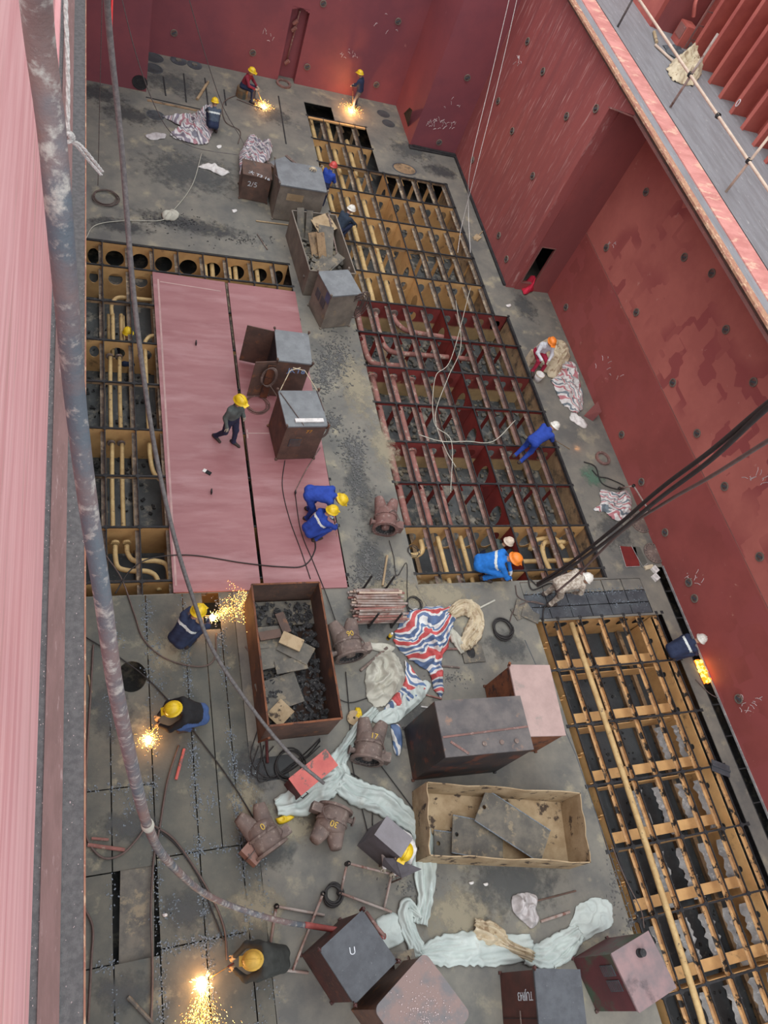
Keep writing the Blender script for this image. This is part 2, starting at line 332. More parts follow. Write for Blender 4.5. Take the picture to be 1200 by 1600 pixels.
for i in range(len(XS)-1):
    for j in range(len(YS)-1):
        cx, cy = (XS[i]+XS[i+1])/2, (YS[j]+YS[j+1])/2
        if any(inside(cx, cy, h) for h in HOLES) or inside(cx, cy, PLATES_AREA) or inside(cx, cy, BAND): continue
        hh = [m for m in MAN if XS[i]+m[2] < m[0] < XS[i+1]-m[2] and YS[j]+m[3] < m[1] < YS[j+1]-m[3]]
        W, D = XS[i+1]-XS[i], YS[j+1]-YS[j]
        hole = (hh[0][0]-XS[i], hh[0][1]-YS[j], hh[0][2], hh[0][3]) if hh else None
        fm.panel((XS[i], YS[j], 0), (1, 0, 0), (0, 1, 0), W, D, hole)
for h in HOLES[:]:   # cut edges of the tank top plate
    for a in ((h[0], h[2], h[1], h[2]), (h[0], h[3], h[1], h[3]), (h[0], h[2], h[0], h[3]), (h[1], h[2], h[1], h[3])):
        if h[:1] == (8.0,) or h[0] == 7.95:
            if a[1] == a[3] and a[1] in (18.0, 25.2, 28.06): continue
        fm.bar((a[0], a[1], -.012), (a[2], a[3], -.012), .02, .02)
floor = fm.build('floor', deck, kind='structure')
for k_, m_ in enumerate(MAN[:-1]):
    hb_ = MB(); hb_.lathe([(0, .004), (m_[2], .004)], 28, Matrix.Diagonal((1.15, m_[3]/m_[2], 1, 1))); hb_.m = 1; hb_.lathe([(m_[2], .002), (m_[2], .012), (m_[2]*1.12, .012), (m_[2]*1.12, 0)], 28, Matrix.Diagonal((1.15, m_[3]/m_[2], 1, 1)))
    hb_.build('manhole_shade_disc', [tankdk if k_ != 5 else ochre_dk, deck_bk], floor, loc=(m_[0], m_[1], .001))  # dark disc stands in for the shade down a manhole
# lower-left plating cut apart into separate plates
def plate(x0, x1, y0, y1, z=0.0, mat=deck_dk, g=.012, name='deck_plate', M=None, parent=None):
    b = MB(); b.box(x0+g, x1-g, y0+g, y1-g, z-.025, z, M); return b.build(name, mat, parent or floor)
Y1, Y2, Y3 = at(172, 1233).y, at(172, 1364).y, at(172, 1508).y
cols = PLX
for i in range(5):
    x0, x1 = cols[i], cols[i+1]
    if i == 0: cuts = [-3.5, Y3, Y2, Y1, 7.7]
    elif i == 1: cuts = [-3.5, Y3, Y2, Y1, 7.7]
    elif i in (2, 3): cuts = [-3.5, Y3+.08, Y2+.12, 7.7]
    else: cuts = [-3.5, 7.7]
    for k in range(len(cuts)-1):
        if i == 1 and k == 1: continue     # plate lifted out of line, below
        if i == 1 and k == 3:              # round manhole at px(205,1058)
            c = at(205, 1058); b = MB(); b.panel((x0+.012, cuts[k]+.012, 0), (1, 0, 0), (0, 1, 0), x1-x0-.024, cuts[k+1]-cuts[k]-.024, (c.x-x0, c.y-cuts[k], .3, .34), t=-.025, n=28); b.build('deck_plate', deck_dk, floor); continue
        if i == 3 and k == 2:
            hx0, hx1, hy0, hy1 = 2.5, 2.86, at(345, 982).y, 7.72   # cut hole where the sparks are
            plate(x0, hx0, cuts[k], cuts[k+1], g=.01); plate(hx0, x1, cuts[k], hy0, g=.01); continue
        plate(x0, x1, cuts[k], cuts[k+1])
lo = MB(); lo.box(-.30, .30, -.82, .82, -.03, 0)
lp = lo.build('deck_plate', scrap, floor, loc=((PLX[1]+PLX[2])/2+.02, (Y2+Y3)/2, -.06), rz=math.radians(-2), label='loose cut plate lying askew in its hole')
lp.rotation_euler = (math.radians(2.5), math.radians(3), math.radians(-2))
# scorched strip of rectangular plates between the two openings
bx = [10.95, 11.62, 12.3, 12.95, 13.62, 14.3, 15.0]
for i in range(6):
    for (a, b_) in ((6.55, 6.9), (6.9, 7.28), (7.28, 7.65)):
        plate(bx[i], bx[i+1], a, b_, z=R.uniform(-.012, .004), mat=deck_bk if b_ < 7.5 else deck, g=.014)
# cut lines around the far-left plates
cl = MB()
for (a, b_) in [((255, 120), (259, 150)), ((287, 115), (291, 160)), ((320, 122), (325, 165)), ((350, 140), (353, 165)), ((435, 150), (447, 225)), ((228, 152), (345, 178))]:
    cl.bar(at(*a)+Vector((0, 0, .002)), at(*b_)+Vector((0, 0, .002)), .05, .02)
cl.build('cut_line', black, floor)
wl = MB()
for (a, b_) in [((820, 1000), (900, 1180)), ((900, 1180), (1030, 1560)), ((650, 915), (700, 1010))]:
    wl.bar(at(*a)+Vector((0, 0, .001)), at(*b_)+Vector((0, 0, .001)), .02, .008)
wl.build('weld_seam', deck_bk, floor)
# round cover plates lying in the deck near the far wall
for (px, py, r) in [(279, 95, .3), (304, 102, .28)]:
    p = at(px, py); b = MB(); b.lathe([(0, .02), (r, .02), (r, 0)], 24); b.m = 1; b.lathe([(r*.35, .021), (r*.35, .05), (0, .05)], 16); b.build('manhole_cover', [deck_bk, scrap], floor, loc=p)
# hull bottom plating below the openings
hb = MB(); hb.box(-3, 18, -6.5, 31.2, -1.33, -1.30); hb.box(-3, 18, 31.0, 31.2, -1.3, -.001); hb.box(17.8, 18, -6.5, 31, -1.3, -.001); hb.box(-3, -2.8, -6.5, 31, -1.3, -.001); hb.box(-3, 18, -6.5, -6.3, -1.3, -.001)
hb.build('trim_1', tankbot, kind='structure')
hb = MB(); hb.box(11.0, 15.9, -6.4, 6.6, -1.298, -1.285); hb.box(-.5, 6.2, 7.5, 9.4, -1.298, -1.285); hb.box(7.9, 13.9, 7.6, 9.4, -1.298, -1.285)
hb.build('trim_2', tankdk, kind='structure')

# ---- walls ----
WZ = 7.7
def wallbox(name, x0, x1, y0, y1, z0, z1, mat, parent=None, kind='structure'):
    b = MB(); b.box(x0, x1, y0, y1, z0, z1); return b.build(name, mat, parent, kind=None if parent else kind)
# far wall with niche X 7.1-7.77, z 0.1-2.75
wb = MB()
wb.box(2.0, 7.1, 30.1, 30.5, -.0, 7.6); wb.box(7.77, 12.2, 30.1, 30.5, -.0, 7.6); wb.box(7.1, 7.77, 30.1, 30.5, 2.78, 7.6); wb.box(7.1, 7.77, 30.45, 30.5, -.2, 2.8)
wall_back = wb.build('wall_back', wall_far, kind='structure')
nb = MB()
for i in range(8):   # rounded niche head
    a = math.pi*i/8; a2 = math.pi*(i+1)/8
    nb.box(7.1+.67*i/8, 7.1+.67*(i+1)/8, 30.1, 30.45, 2.78-.12*(1-math.sin((a+a2)/2)), 2.79)
nb.build('niche_head', wall_far, wall_back)
nb = MB(); nb.tube([(7.35, 30.35, .5), (7.38, 30.33, 1.2), (7.42, 30.33, 1.9), (7.45, 30.33, 2.6)], .03, 8); nb.build('niche_pipe', pipe_red, wall_back, smooth=True)
for z in (.6, 1.85, 2.1):
    nb = MB(); nb.tube([(7.3, 30.3, z), (7.42, 30.26, z+.16)], .07, 10); nb.build('pipe_valve', pipe_red, wall_back)
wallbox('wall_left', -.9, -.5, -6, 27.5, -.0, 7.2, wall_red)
b = MB(); b.box(-.9, 2.0, 27.45, 30.5, -.0, 7.6); wleft = b.build('wall_back_left', wall_far, kind='structure')
p = onplane(218, 138, 1, 27.45)
b = MB(); b.lathe([(0, 0), (.2, 0), (.2, .02), (.26, .02), (.26, 0)], 24, Matrix.Translation((p.x, 27.44, .3)) @ Matrix.Rotation(math.pi/2, 4, 'X'))
b.build('oval_opening', [black], wleft)
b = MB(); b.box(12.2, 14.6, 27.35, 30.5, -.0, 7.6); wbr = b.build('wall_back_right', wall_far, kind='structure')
# bracket plate leaning by the far corner + black burnt gap along its foot
b = MB(); b.add([onplane(645, 170, 1, 27.3)-Vector((0, 0, .05)), at(636, 205), at(628, 180), onplane(640, 168, 1, 27.6)], [(0, 1, 2, 3)]); b.build('torn_edge', black, wbr)
b = MB(); b.box(12.15, 14.5, 27.1, 27.36, .0, .05); b.bar((12.3, 27.3, .02), (14.25, 27.2, .02), .1, .12); b.build('burnt_foot', black, wbr)
# right wall, projecting part
b = MB(); b.box(14.24, 14.6, 19.55, 27.5, -.0, 7.6); b.box(12.4, 14.6, 27.35, 30.5, 7.5, 7.6)
wall_r = b.build('wall_right_far', wall_scr, kind='structure')
b = MB(); b.bar((14.2, 19.6, .03), (14.2, 27.2, .03), .12, .07); b.build('burnt_foot', black, wall_r)
# return face with doorway X14.75-15.25, z .32-1.92
dx0, dx1, dz0, dz1 = 14.70, 15.26, .34, 1.92
b = MB()
b.box(14.6, dx0, 19.5, 19.6, 0, 7.45); b.box(dx1, 16.05, 19.5, 19.6, 0, 7.45); b.box(dx0, dx1, 19.5, 19.6, dz1, 7.45); b.box(dx0, dx1, 19.5, 19.6, 0, dz0)
wret = b.build('wall_recess', wall_red, kind='structure')
b = MB(); b.box(14.3, 16.6, 21.5, 21.6, 0, 2.6); b.box(14.3, 16.6, 19.6, 21.6, 2.5, 2.6); b.box(16.1, 16.2, 19.6, 21.6, 0, 2.6); b.build('doorway_dark_box', black, wret)  # black box added behind the doorway to keep it dark inside
b = MB()
for q in ((dx0-.02, dx0+.01, dz0, dz1), (dx1-.01, dx1+.02, dz0, dz1), (dx0, dx1, dz1-.01, dz1+.02), (dx0, dx1, dz0-.02, dz0+.01)): b.box(q[0], q[1], 19.48, 19.51, q[2], q[3])
b.build('cut_edge', rustbar, wret)
# recessed long wall
b = MB(); b.box(16.02, 16.4, -6, 19.55, 0, 7.45)
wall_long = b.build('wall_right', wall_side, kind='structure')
b = MB(); b.bar((16.0, -3, .02), (16.0, 8.0, .02), .03, .06); b.build('pale_foot_edge', residue, wall_long)
for y in ():
    b = MB(); b.box(16.005, 16.03, y-.01, y+.01, 0, 6.9); b.build('weld_seam', wall_red, wall_long)
b = MB(); b.box(16.008, 16.03, -5, 19.5, 2.74, 2.76); b.build('weld_seam', rustbar, wall_long)
# lashing sockets
sk = MB(); sk.lathe([(.125, 0), (.125, .03), (.10, .03), (.10, -.0)], 20); sk.m = 1; sk.lathe([(0, .004), (.10, .004)], 20); sk.m = 2; sk.bar((-.07, -.05, .02), (.07, .05, .02), .05, .03)
skm = sk.build('lashing_socket', [steel_br, casting_r, steel_dk], wall_long); skmesh = skm.data
def socket(par, M, first=[skm]):
    if first: o = first.pop()
    else: o = bpy.data.objects.new('lashing_socket', skmesh); C.objects.link(o)
    o.parent = par; o.matrix_local = M
for (px, py) in [(995, 488), (1052, 598), (1135, 515), (1178, 597), (1070, 402), (1090, 677), (1133, 760), (1040, 832), (1003, 753), (972, 679), (1010, 300), (1113, 427), (1155, 1092), (1086, 935), (1188, 870), (885, 480), (948, 387), (1077, 610+905-605)]:
    q = onplane(px, py, 0, 16.02); socket(wall_long, frame((16.012, q.y, q.z), (0, -1, 0), (0, 0, 1)))
for (px, py) in [(770, 27), (825, 65), (779, 158), (886, 182), (849, 112), (801, 205), (833, 275), (780, 368), (792, 405), (932, 170), (728, 122), (739, 250)]:
    q = onplane(px, py, 0, 14.24); socket(wall_r, frame((14.23, q.y, q.z), (0, -1, 0), (0, 0, 1)))
for (px, py) in [(622, 33), (588, 132), (480, 104), (395, 82), (272, 51), (730, 121), (505, 5), (686, 222)]:
    q = onplane(px, py, 1, 30.1)
    if q.x < 12.1: socket(wall_back, frame((q.x, 30.09, q.z), (1, 0, 0), (0, 0, 1)))
    else:
        q = onplane(px, py, 1, 27.35); socket(wbr, frame((q.x, 27.34, q.z), (1, 0, 0), (0, 0, 1)))
# chalk scribbles on the far walls
chalk = plain('chalk', (.62, .52, .52), .9)
def scribble(par, px, py, ax, val, n, wd, ht, off):
    b = MB()
    for _ in range(n):
        q = onplane(px+R.uniform(-wd, wd), py+R.uniform(-ht, ht), ax, val)
        if ax == 0: d = Vector((0, R.uniform(-.16, .16), R.uniform(-.2, .2))); q.x = val-off
        else: d = Vector((R.uniform(-.12, .12), 0, R.uniform(-.16, .16))); q.y = val-off
        b.tube([q, q+d*.6+Vector((0, 0, .03)), q+d], .009, 4)
    b.build('chalk_scribble', chalk, par)
scribble(wbr, 690, 195, 1, 27.35, 34, 22, 8, .005); scribble(wall_back, 545, 82, 1, 30.1, 12, 12, 9, .005); scribble(wall_back, 600, 30, 1, 30.1, 6, 30, 20, .005)
scribble(wall_back, 420, 55, 1, 30.1, 7, 8, 12, .005); scribble(wall_r, 808, 92, 0, 14.24, 9, 6, 8, .006); scribble(wall_r, 700, 160, 1, 27.35, 5, 18, 8, .005)
scribble(wall_long, 955, 385, 0, 16.02, 6, 6, 6, .006); scribble(wall_long, 1180, 745, 0, 16.02, 12, 18, 12, .006); scribble(wall_long, 1170, 1100, 0, 16.02, 14, 18, 12, .006)
scribble(wall_long, 1085, 905, 0, 16.02, 10, 14, 9, .006); scribble(wall_long, 940, 570, 0, 16.02, 8, 30, 30, .006)

# ---- rim of the hatch and the upper deck on the right ----
b = MB(); b.box(13.95, 14.15, -6, 34, 7.66, 7.72)
rim = b.build('trim_3', rimrust, kind='structure')
b = MB(); b.box(14.15, 14.45, -6, 34, 7.66, 7.70); b.build('grey_strip', deckgrey, rim)
b = MB(); b.box(14.45, 15.08, -6, 34, 7.66, 7.73); b.build('pink_strip', rimpink, rim)
b = MB(); b.box(15.08, 20, -6, 34, 7.6, 7.70); deck_u = b.build('trim_4', deckgrey, kind='structure')
b = MB(); b.box(15.07, 15.10, -6, 34, 7.70, 7.735); b.build('deck_seam', black, rim)
b = MB(); b.box(14.10, 14.24, -6, 34, 7.52, 7.66); b.m = 1; b.box(14.07, 14.26, -6, 18.15, 7.43, 7.52); b.m = 2; b.add([(14.235, 19.56, 6.88), (14.235, 18.1, 7.5), (14.235, 19.56, 7.5), (14.25, 19.56, 6.88), (14.25, 18.1, 7.5), (14.25, 19.56, 7.5)], [(0, 1, 2), (5, 4, 3), (0, 3, 4, 1)]); b.build('hatch_girder', [rust, rustbar, wall_scr], rim)
b = MB(); b.box(14.24, 16.4, -6, 19.6, 7.42, 7.55); b.build('ceiling', wall_red, kind='structure')
b = MB(); b.bar((14.22, 19.56, 6.88), (14.22, 18.1, 7.45), .06, .04); b.build('recess_edge', rustbar, rim)
# ribbed wall standing on the upper deck
b = MB(); b.box(18.55, 18.7, -6, 34, 7.7, 14.5)
ribw = b.build('wall_upper_right', wall_side_u := mk('red_upper_wall', (.44, .12, .095), (.36, .09, .075), (.52, .28, .24), scale=1.2, sc3=3, lo3=.66, hi3=.72, rough=.55), kind='structure')
ri = MB(); ri.box(-.62, 0, -.012, .012, 0, 6.8); ri.box(-.64, -.60, -.07, .07, 0, 6.8)
rb0 = ri.build('wall_stiffener', wall_side_u, ribw, loc=(18.56, 22.35, 7.7))
for k in range(1, 20):
    o = rb0.copy(); C.objects.link(o); o.parent = ribw; o.location = (18.56, 22.35-.79*k, 7.7)
lk = MB()
ring = [(0, .05*math.cos(a)*1.0, .10*math.sin(a)) for a in np.linspace(0, 2*math.pi, 15)]
lk.tube(ring, .018, 6)
for (px, py) in [(1135, 153), (1187, 226), (1161, 23), (1198, 70)]:
    q = at(px, py, 8.1); o = lk.build('ring_plate', chalk, ribw, loc=(17.9, q.y, 8.05 if py > 100 else 9.6))
b = MB(); b.box(16.95, 18.7, 23.6, 34, 7.7, 14.5); blk = b.build('wall_upper_block', wall_side_u, kind='structure')
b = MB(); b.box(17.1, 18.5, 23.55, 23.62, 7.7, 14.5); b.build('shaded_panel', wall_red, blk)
for i, (x, z) in enumerate(((17.9, 8.6), (18.05, 9.6), (18.2, 10.6))):
    b = MB(); b.tube(spline([(x, 23.5, z+.5), (x-.25, 23.1, z+.25), (x-.1, 23.0, z-.1)]), .06, 6); b.build('curved_bracket', wall_side_u, blk)
b = MB()
for s_ in (-.2, .2): b.bar((18.1+s_, 22.7, 7.7), (18.1+s_, 22.7, 14), .05, .05)
for k in range(14): b.bar((17.9, 22.7, 8+.42*k), (18.3, 22.7, 8+.42*k), .03, .03)
b.build('wall_ladder', rustbar, blk)
b = MB(); b.box(17.6, 18.0, 22.7, 23.2, 7.7, 8.3); b.m = 1; b.box(17.58, 17.62, 22.75, 23.15, 7.9, 8.25); b.build('junction_box', [wall_side_u, rustbar], blk)
# ---- near-left ledge and weathered pink wall close to the camera ----
b = MB(); b.box(-.9, 0.0, -6, 34, 7.3, 7.70); ledge = b.build('trim_5', grit, kind='structure')
b = MB(); b.box(-.375, -.20, -6, 34, 7.70, 7.715); b.build('rusty_strip', ledgestrip, ledge)
b = MB(); b.box(-.005, .012, -6, 34, 7.55, 7.705); b.build('rusty_lip', rimrust, ledge)
for (a, n_) in (((310, 700), 0),):
    pass
b = MB()
for _ in range(240):
    y = R.uniform(-.5, 9); x = R.choice([R.uniform(-.19, -.01), R.uniform(-.46, -.38)]); s_ = R.uniform(.003, .009)
    b.box(x, x+s_, y, y+s_*R.uniform(.7, 2), 7.70, 7.70+s_)
b.build('grit_chips', chalk, ledge, kind='stuff')
b = MB(); b.box(-1.2, -.44, -6, 34, 7.7, 14.6)
pw = b.build('wall_near_left', pink, kind='structure')
# flange plate with a shackle at px (88,115)
q = onplane(88, 112, 0, -.40)
b = MB(); b.box(-.44, -.37, q.y, q.y+6, q.z+.0, q.z+.12); b.build('flange_edge', pink, pw)
b = MB(); b.tube([(-.38, q.y-.01+.05*math.sin(a), q.z-.05+.09*math.cos(a)) for a in np.linspace(0, 2*math.pi, 13)], .018, 6); b.build('shackle', casting_r, pw)

# =====================================================================
# DOUBLE-BOTTOM FRAMING in the openings
# =====================================================================
DB = -1.28
SW, SF = .15, .10
def framing(name, label, x0, x1, ylist, xs, mats, girders=(), hole=None, brk=None, ysp=None, thin=()):
    """ylist: (y, deep?, matplate, holes?)"""
    t = thing(name, label, 'steel framing', ((x0+x1)/2, (ylist[0][0]+ylist[-1][0])/2, DB))
    inv = -Vector(t.location)
    def B(b, nm, mt, **k):
        b.v = [(p[0]+inv.x, p[1]+inv.y, p[2]+inv.z) for p in b.v]; return b.build(nm, mt, t, **k)
    allx = [x0]+[x for x in xs if x0 < x < x1]+[x1]
    for (y, deep, mp, hl) in ylist:
        if deep:
            b = MB()
            for i in range(len(allx)-1):
                W = allx[i+1]-allx[i]
                if W < .2: b.panel((allx[i], y, DB), (1, 0, 0), (0, 0, 1), W, -DB-.01, None, t=.015); continue
                hh = (W/2, 1.28*.62, min(W*.27, .2), .22) if hl == 1 else ((W/2, .68, min(W*.36, .27), .30) if hl == 2 else ((W/2, .5, min(W*.36, .27), .42) if hl == 3 else None))
                b.panel((allx[i], y, DB), (1, 0, 0), (0, 0, 1), W, -DB-.01, hh, t=.015)
            B(b, 'floor_frame', mp)
        else:
            b = MB()
            b.box(x0, x1, y-.006, y+.006, -.14, -.01)
            B(b, 'floor_frame', mp)
            if brk:
                for x in allx[:-1]:
                    b = MB(); b.bar((x+.06, y, -.12), (x+.06, y, DB), .14, .012, up=(0, 1, 0)); b.bar((x+.06, y, -.1), (x+.3, y, -.42), .1, .012, up=(0, 1, 0)); B(b, 'frame_strut', brk)
        b = MB(); b.box(x0, x1, y-.022, y+.022, -.04, -.002)
        for x in allx: b.box(x-.05, x+.05, y-.045, y+.045, -.02, .004)
        B(b, 'burnt_flange', black)
    ya, yb = min(q[0] for q in ylist), max(q[0] for q in ylist)
    if ysp: ya, yb = ysp
    ys = sorted({ya, yb, *[q[0] for q in ylist]})
    for x in xs:
        if x in girders:
            b = MB()
            for i in range(len(ys)-1):
                W = ys[i+1]-ys[i]
                b.panel((x, ys[i], DB), (0, 1, 0), (0, 0, 1), W, -DB-.01, (W/2, .62, .24, .42) if hole and W > .9 else None, t=.015)
                if W > .9: b.box(x-.1, x, (ys[i]+ys[i+1])/2+.55*0-.01, (ys[i]+ys[i+1])/2+.01, DB, -.2) if not hole else None
            B(b, 'girder', mats[1])
            b = MB(); b.box(x-.02, x+.02, ya, yb, -.03, 0); B(b, 'burnt_flange', black)
        elif x in thin:
            b = MB(); b.box(x-.008, x+.008, ya, yb, -.22, -.005); B(b, 'stiffener', black)
        else:
            b = MB(); b.box(x-.006, x+.006, ya, yb, -SW, -.002); b.m = 1; b.box(x-SF, x+.006, ya, yb, -SW-.01, -SW); b.m = 2; b.box(x-.014, x+.014, ya, yb, -.03, .002)
            B(b, 'stiffener', [mats[0], mats[0], black])
        b = MB(); b.box(x-.008, x+.008, ya, yb, DB, DB+.18); b.box(x-.06, x+.06, ya, yb, DB+.17, DB+.185); B(b, 'bottom_stiffener', ochre_dk)
    return t, B
# big opening, far part
cx13 = [8.0+.655*k for k in range(10)]
fr1, B1 = framing('tank_framing', 'ochre coated framing of the big opening, far narrow and middle part', 8.0, 13.3,
    [(25.18, 0, ochre_dk, 0), (23.75, 1, ochre, 1), (22.32, 1, ochre, 1), (20.89, 0, ochre_dk, 0), (19.46, 1, ochre, 1)],
    cx13[1:9], [stiff_far, ochre], girders=(cx13[4],), hole=True, brk=ochre, ysp=(18.1, 25.18), thin=(cx13[4],))
fr0, B0 = framing('tank_framing', 'short ochre framing at the narrow far end beside the cutting sparks', 8.0, 10.45,
    [(28.04, 0, ochre_dk, 0), (26.61, 1, ochre, 1)], cx13[1:4], [stiff_far, ochre], brk=ochre_dk, ysp=(25.25, 28.05))
b = MB(); b.box(8.05, 10.4, 27.9, 27.99, -.05, .0); B0(b, 'front_flange', ochre)
# big opening, red near part
fr2, B2 = framing('tank_framing', 'dark red framing of the big opening, near wide part under the workers', 7.95, 13.88,
    [(18.03, 1, redplate, 1), (16.6, 0, redonly, 0), (15.17, 1, redplate, 1), (13.74, 0, redonly, 0), (12.31, 1, redplate, 1), (10.88, 0, redonly, 0), (9.45, 1, ochre, 3), (8.02, 1, ochre, 0)],
    cx13[1:9], [stiff_red, redonly], girders=(cx13[5],), hole=True, brk=redonly, ysp=(7.7, 18.03))
for (xa, yb0, yb1) in ((13.3, 18.1, 25.2), (13.86, 7.7, 17.95)):
    b = MB(); b.box(xa, xa+.015, yb0, yb1, DB, 0); (B1 if xa < 13.5 else B2)(b, 'side_girder', ochre_dk); b = MB(); b.box(xa-.05, xa+.02, yb0, yb1, -.1, .003); (B1 if xa < 13.5 else B2)(b, 'side_bar', black)
# left opening
lx = [.46, 1.2, 1.9, 2.62, 3.38, 4.1, 4.88, 5.6]
fr3, B3 = framing('tank_framing', 'ochre framing of the left opening half covered by pink plates', 0.0, 6.1,
    [(19.3, 1, ochre, 2), (18.28, 1, ochre, 1), (16.85, 0, ochre_dk, 0), (15.36, 1, ochre, 1), (13.89, 0, ochre_dk, 0), (12.37, 1, ochre, 0), (10.93, 0, ochre_dk, 0), (9.48, 1, ochre, 0), (8.05, 1, ochre, 0)],
    lx, [stiff_far, ochre], ysp=(7.7, 19.3))
# lower right opening
SW, SF = .12, .075
rx = [11.3, 11.78, 12.5, 13.22, 13.95, 14.5, 15.1]
ly = [(6.55, 1, ochre, 1)]+[(5.14-1.44*k, 0, ochre, 0) for k in range(8)]
fr4, B4 = framing('tank_framing', 'orange ochre framing of the lower right opening beside the side wall', 11.05, 15.3,
    ly, rx, [stiff_och, ochre], girders=(11.3,), ysp=(-6, 6.5))
for k in range(8):   # deeper webs set low below each transverse, plus right girder face
    y = 5.14-1.44*k
    b = MB(); b.box(11.3, 14.9, y-.008, y+.008, -1.0, -.35 if k % 2 else -.5); B4(b, 'low_web', ochre); b = MB(); b.box(11.32, 14.9, y+.16, y+.40, -.47, -.455); B4(b, 'low_flange', ochre)
b = MB(); b.box(15.0, 15.015, -6, 6.5, DB, -.2); B4(b, 'side_girder', ochre)
for y in np.arange(-5.6, 6.4, .72):
    b = MB(); b.box(11.2, 11.3, y-.008, y+.008, DB, -.05); B4(b, 'girder_stiffener', ochre)
for k in range(12):
    y = 5.9-1.0*k; b = MB(); b.lathe([(0, 0), (.07, 0)], 12, frame((14.99, y, -.5), (0, -1.8, 0), (0, 0, 1))); B4(b, 'drain_hole', black)
# slot along the side wall
b = MB()
for y in np.arange(-3, 8.1, .85): b.bar((15.7, y, -.03), (16.02, y, -.03), .03, .05)
b.box(15.70, 15.73, -3, 8.0, -.06, .004); b.build('slot_frame', black, floor)
b = MB(); b.box(15.72, 16.0, -3, 8, -.75, -.72); b.build('slot_bottom', black, floor)
# pipes in the openings
def pipe(Bf, pts, r, mat, name='pipe', k=5):
    b = MB(); b.tube(spline(pts, k), r, 10); Bf(b, name, mat, smooth=True)
def flange(Bf, p, r, mat):
    b = MB(); b.tube([Vector(p), Vector(p)+Vector((0, -.05, 0))], r, 14); Bf(b, 'pipe_flange', mat)
for x, ya, yb in ((8.32, 28.7, 18.3), (9.0, 28.6, 18.3), (9.66, 27.5, 18.3)):
    for seg in ((28.6, 25.3), (25.1, 18.3)):
        a, c = min(ya, seg[0]), seg[1]
        if a > c: pipe(B0 if seg[0] > 26 else B1, [(x, a, -.42), (x, (a+c)/2, -.42), (x, c, -.42)], .085, pipe_och)
for x in (8.28, 8.95):
    pipe(B2, [(x, 15.1, -.42), (x, 12, -.42), (x, 9.6, -.42)], .1, pipe_red)
    for y in (15.1, 12.25): flange(B2, (x, y, -.42), .17, pipe_red)
pipe(B2, [(9.6, 15.1, -.45), (9.6, 12.4, -.45), (9.6, 9.6, -.45)], .08, pipe_red)
flange(B2, (9.6, 15.1, -.45), .15, pipe_red)
for i, x in enumerate((8.3, 8.95, 9.6)):
    flange(B2, (x, 17.98, -.4), .16, casting)
pipe(B2, [(8.3, 17.9, -.4), (8.3, 16.9, -.45), (8.32, 16.1, -.5), (8.5, 15.75, -.52), (9.0, 15.72, -.52), (9.6, 15.72, -.52)], .1, pipe_red)
pipe(B2, [(8.95, 17.9, -.4), (8.95, 17.1, -.45), (9.05, 16.5, -.5), (9.4, 16.3, -.52), (10.4, 16.3, -.52), (12.2, 16.3, -.52)], .085, pipe_red)
pipe(B2, [(9.6, 17.9, -.4), (9.65, 17.6, -.42), (9.95, 17.3, -.45), (10.6, 17.2, -.45), (12.2, 17.1, -.45)], .085, pipe_red)
for x in (9.05, 9.75): pipe(B2, [(x, 9.3, -.35), (x, 8.6, -.35), (x, 7.75, -.35)], .065, pipe_och)
pipe(B2, [(8.0, 8.75, -.35), (8.3, 8.75, -.35), (8.5, 8.9, -.35), (8.52, 9.2, -.35)], .075, pipe_och)
pipe(B2, [(11.4, 8.6, -.6), (12.4, 8.6, -.6), (13.6, 8.6, -.6)], .07, pipe_och)
pipe(B2, [(12.35, 8.1, -.4), (12.3, 8.7, -.4), (12.5, 9.1, -.4), (13.2, 9.1, -.4)], .075, pipe_och)
pipe(B2, [(11.95, 8.9, -.45), (12.2, 9.2, -.45), (12.9, 9.25, -.45), (13.1, 8.9, -.45)], .07, pipe_och)
for x in (.62, .86):
    for a, c in ((15.2, 12.5), (12.25, 9.6)): pipe(B3, [(x+.02, a, -.45), (x, (a+c)/2, -.45), (x, c, -.45)], .055, pipe_och); flange(B3, (x, a, -.45), .1, casting)
pipe(B3, [(.7, 16.6, -.3), (.7, 17.0, -.3), (.85, 17.3, -.3), (1.2, 17.35, -.3), (2.0, 17.35, -.3)], .055, pipe_och)
for x in (.62, .72, .95, 1.02): pipe(B3, [(x, 17.0, -.7), (x, 16, -.7), (x, 15.45, -.7)], .045, pipe_och)
pipe(B3, [(.72, 16.7, -.35), (.72, 16, -.4), (.72, 15.45, -.4)], .055, pipe_och)
pipe(B3, [(.95, 16.7, -.35), (.95, 16, -.4), (.95, 15.45, -.4)], .055, pipe_och)
pipe(B3, [(1.9, 15.9, -.25), (1.7, 15.85, -.25), (1.55, 15.6, -.25), (1.55, 15.2, -.3), (1.55, 14, -.4), (1.55, 12.6, -.4)], .055, pipe_och)
pipe(B3, [(1.55, 12.2, -.4), (1.55, 11.8, -.4), (1.62, 11.3, -.4), (1.85, 11.0, -.4)], .06, pipe_och)
pipe(B3, [(.66, 9.2, -.4), (.66, 8.9, -.4), (.72, 8.62, -.4), (1.0, 8.52, -.4), (1.35, 8.5, -.4), (1.55, 8.35, -.4), (1.6, 8.0, -.4)], .06, pipe_och)
pipe(B3, [(.92, 9.2, -.4), (.93, 9.0, -.4), (1.05, 8.8, -.4), (1.3, 8.78, -.4), (1.6, 8.76, -.4), (1.82, 8.6, -.4), (1.86, 8.0, -.4)], .06, pipe_och)
for x in (.66, .92): flange(B3, (x, 9.3, -.4), .1, pipe_och)
pipe(B3, [(0, 8.4, -.75), (1.2, 8.4, -.75), (3, 8.4, -.75)], .06, casting)
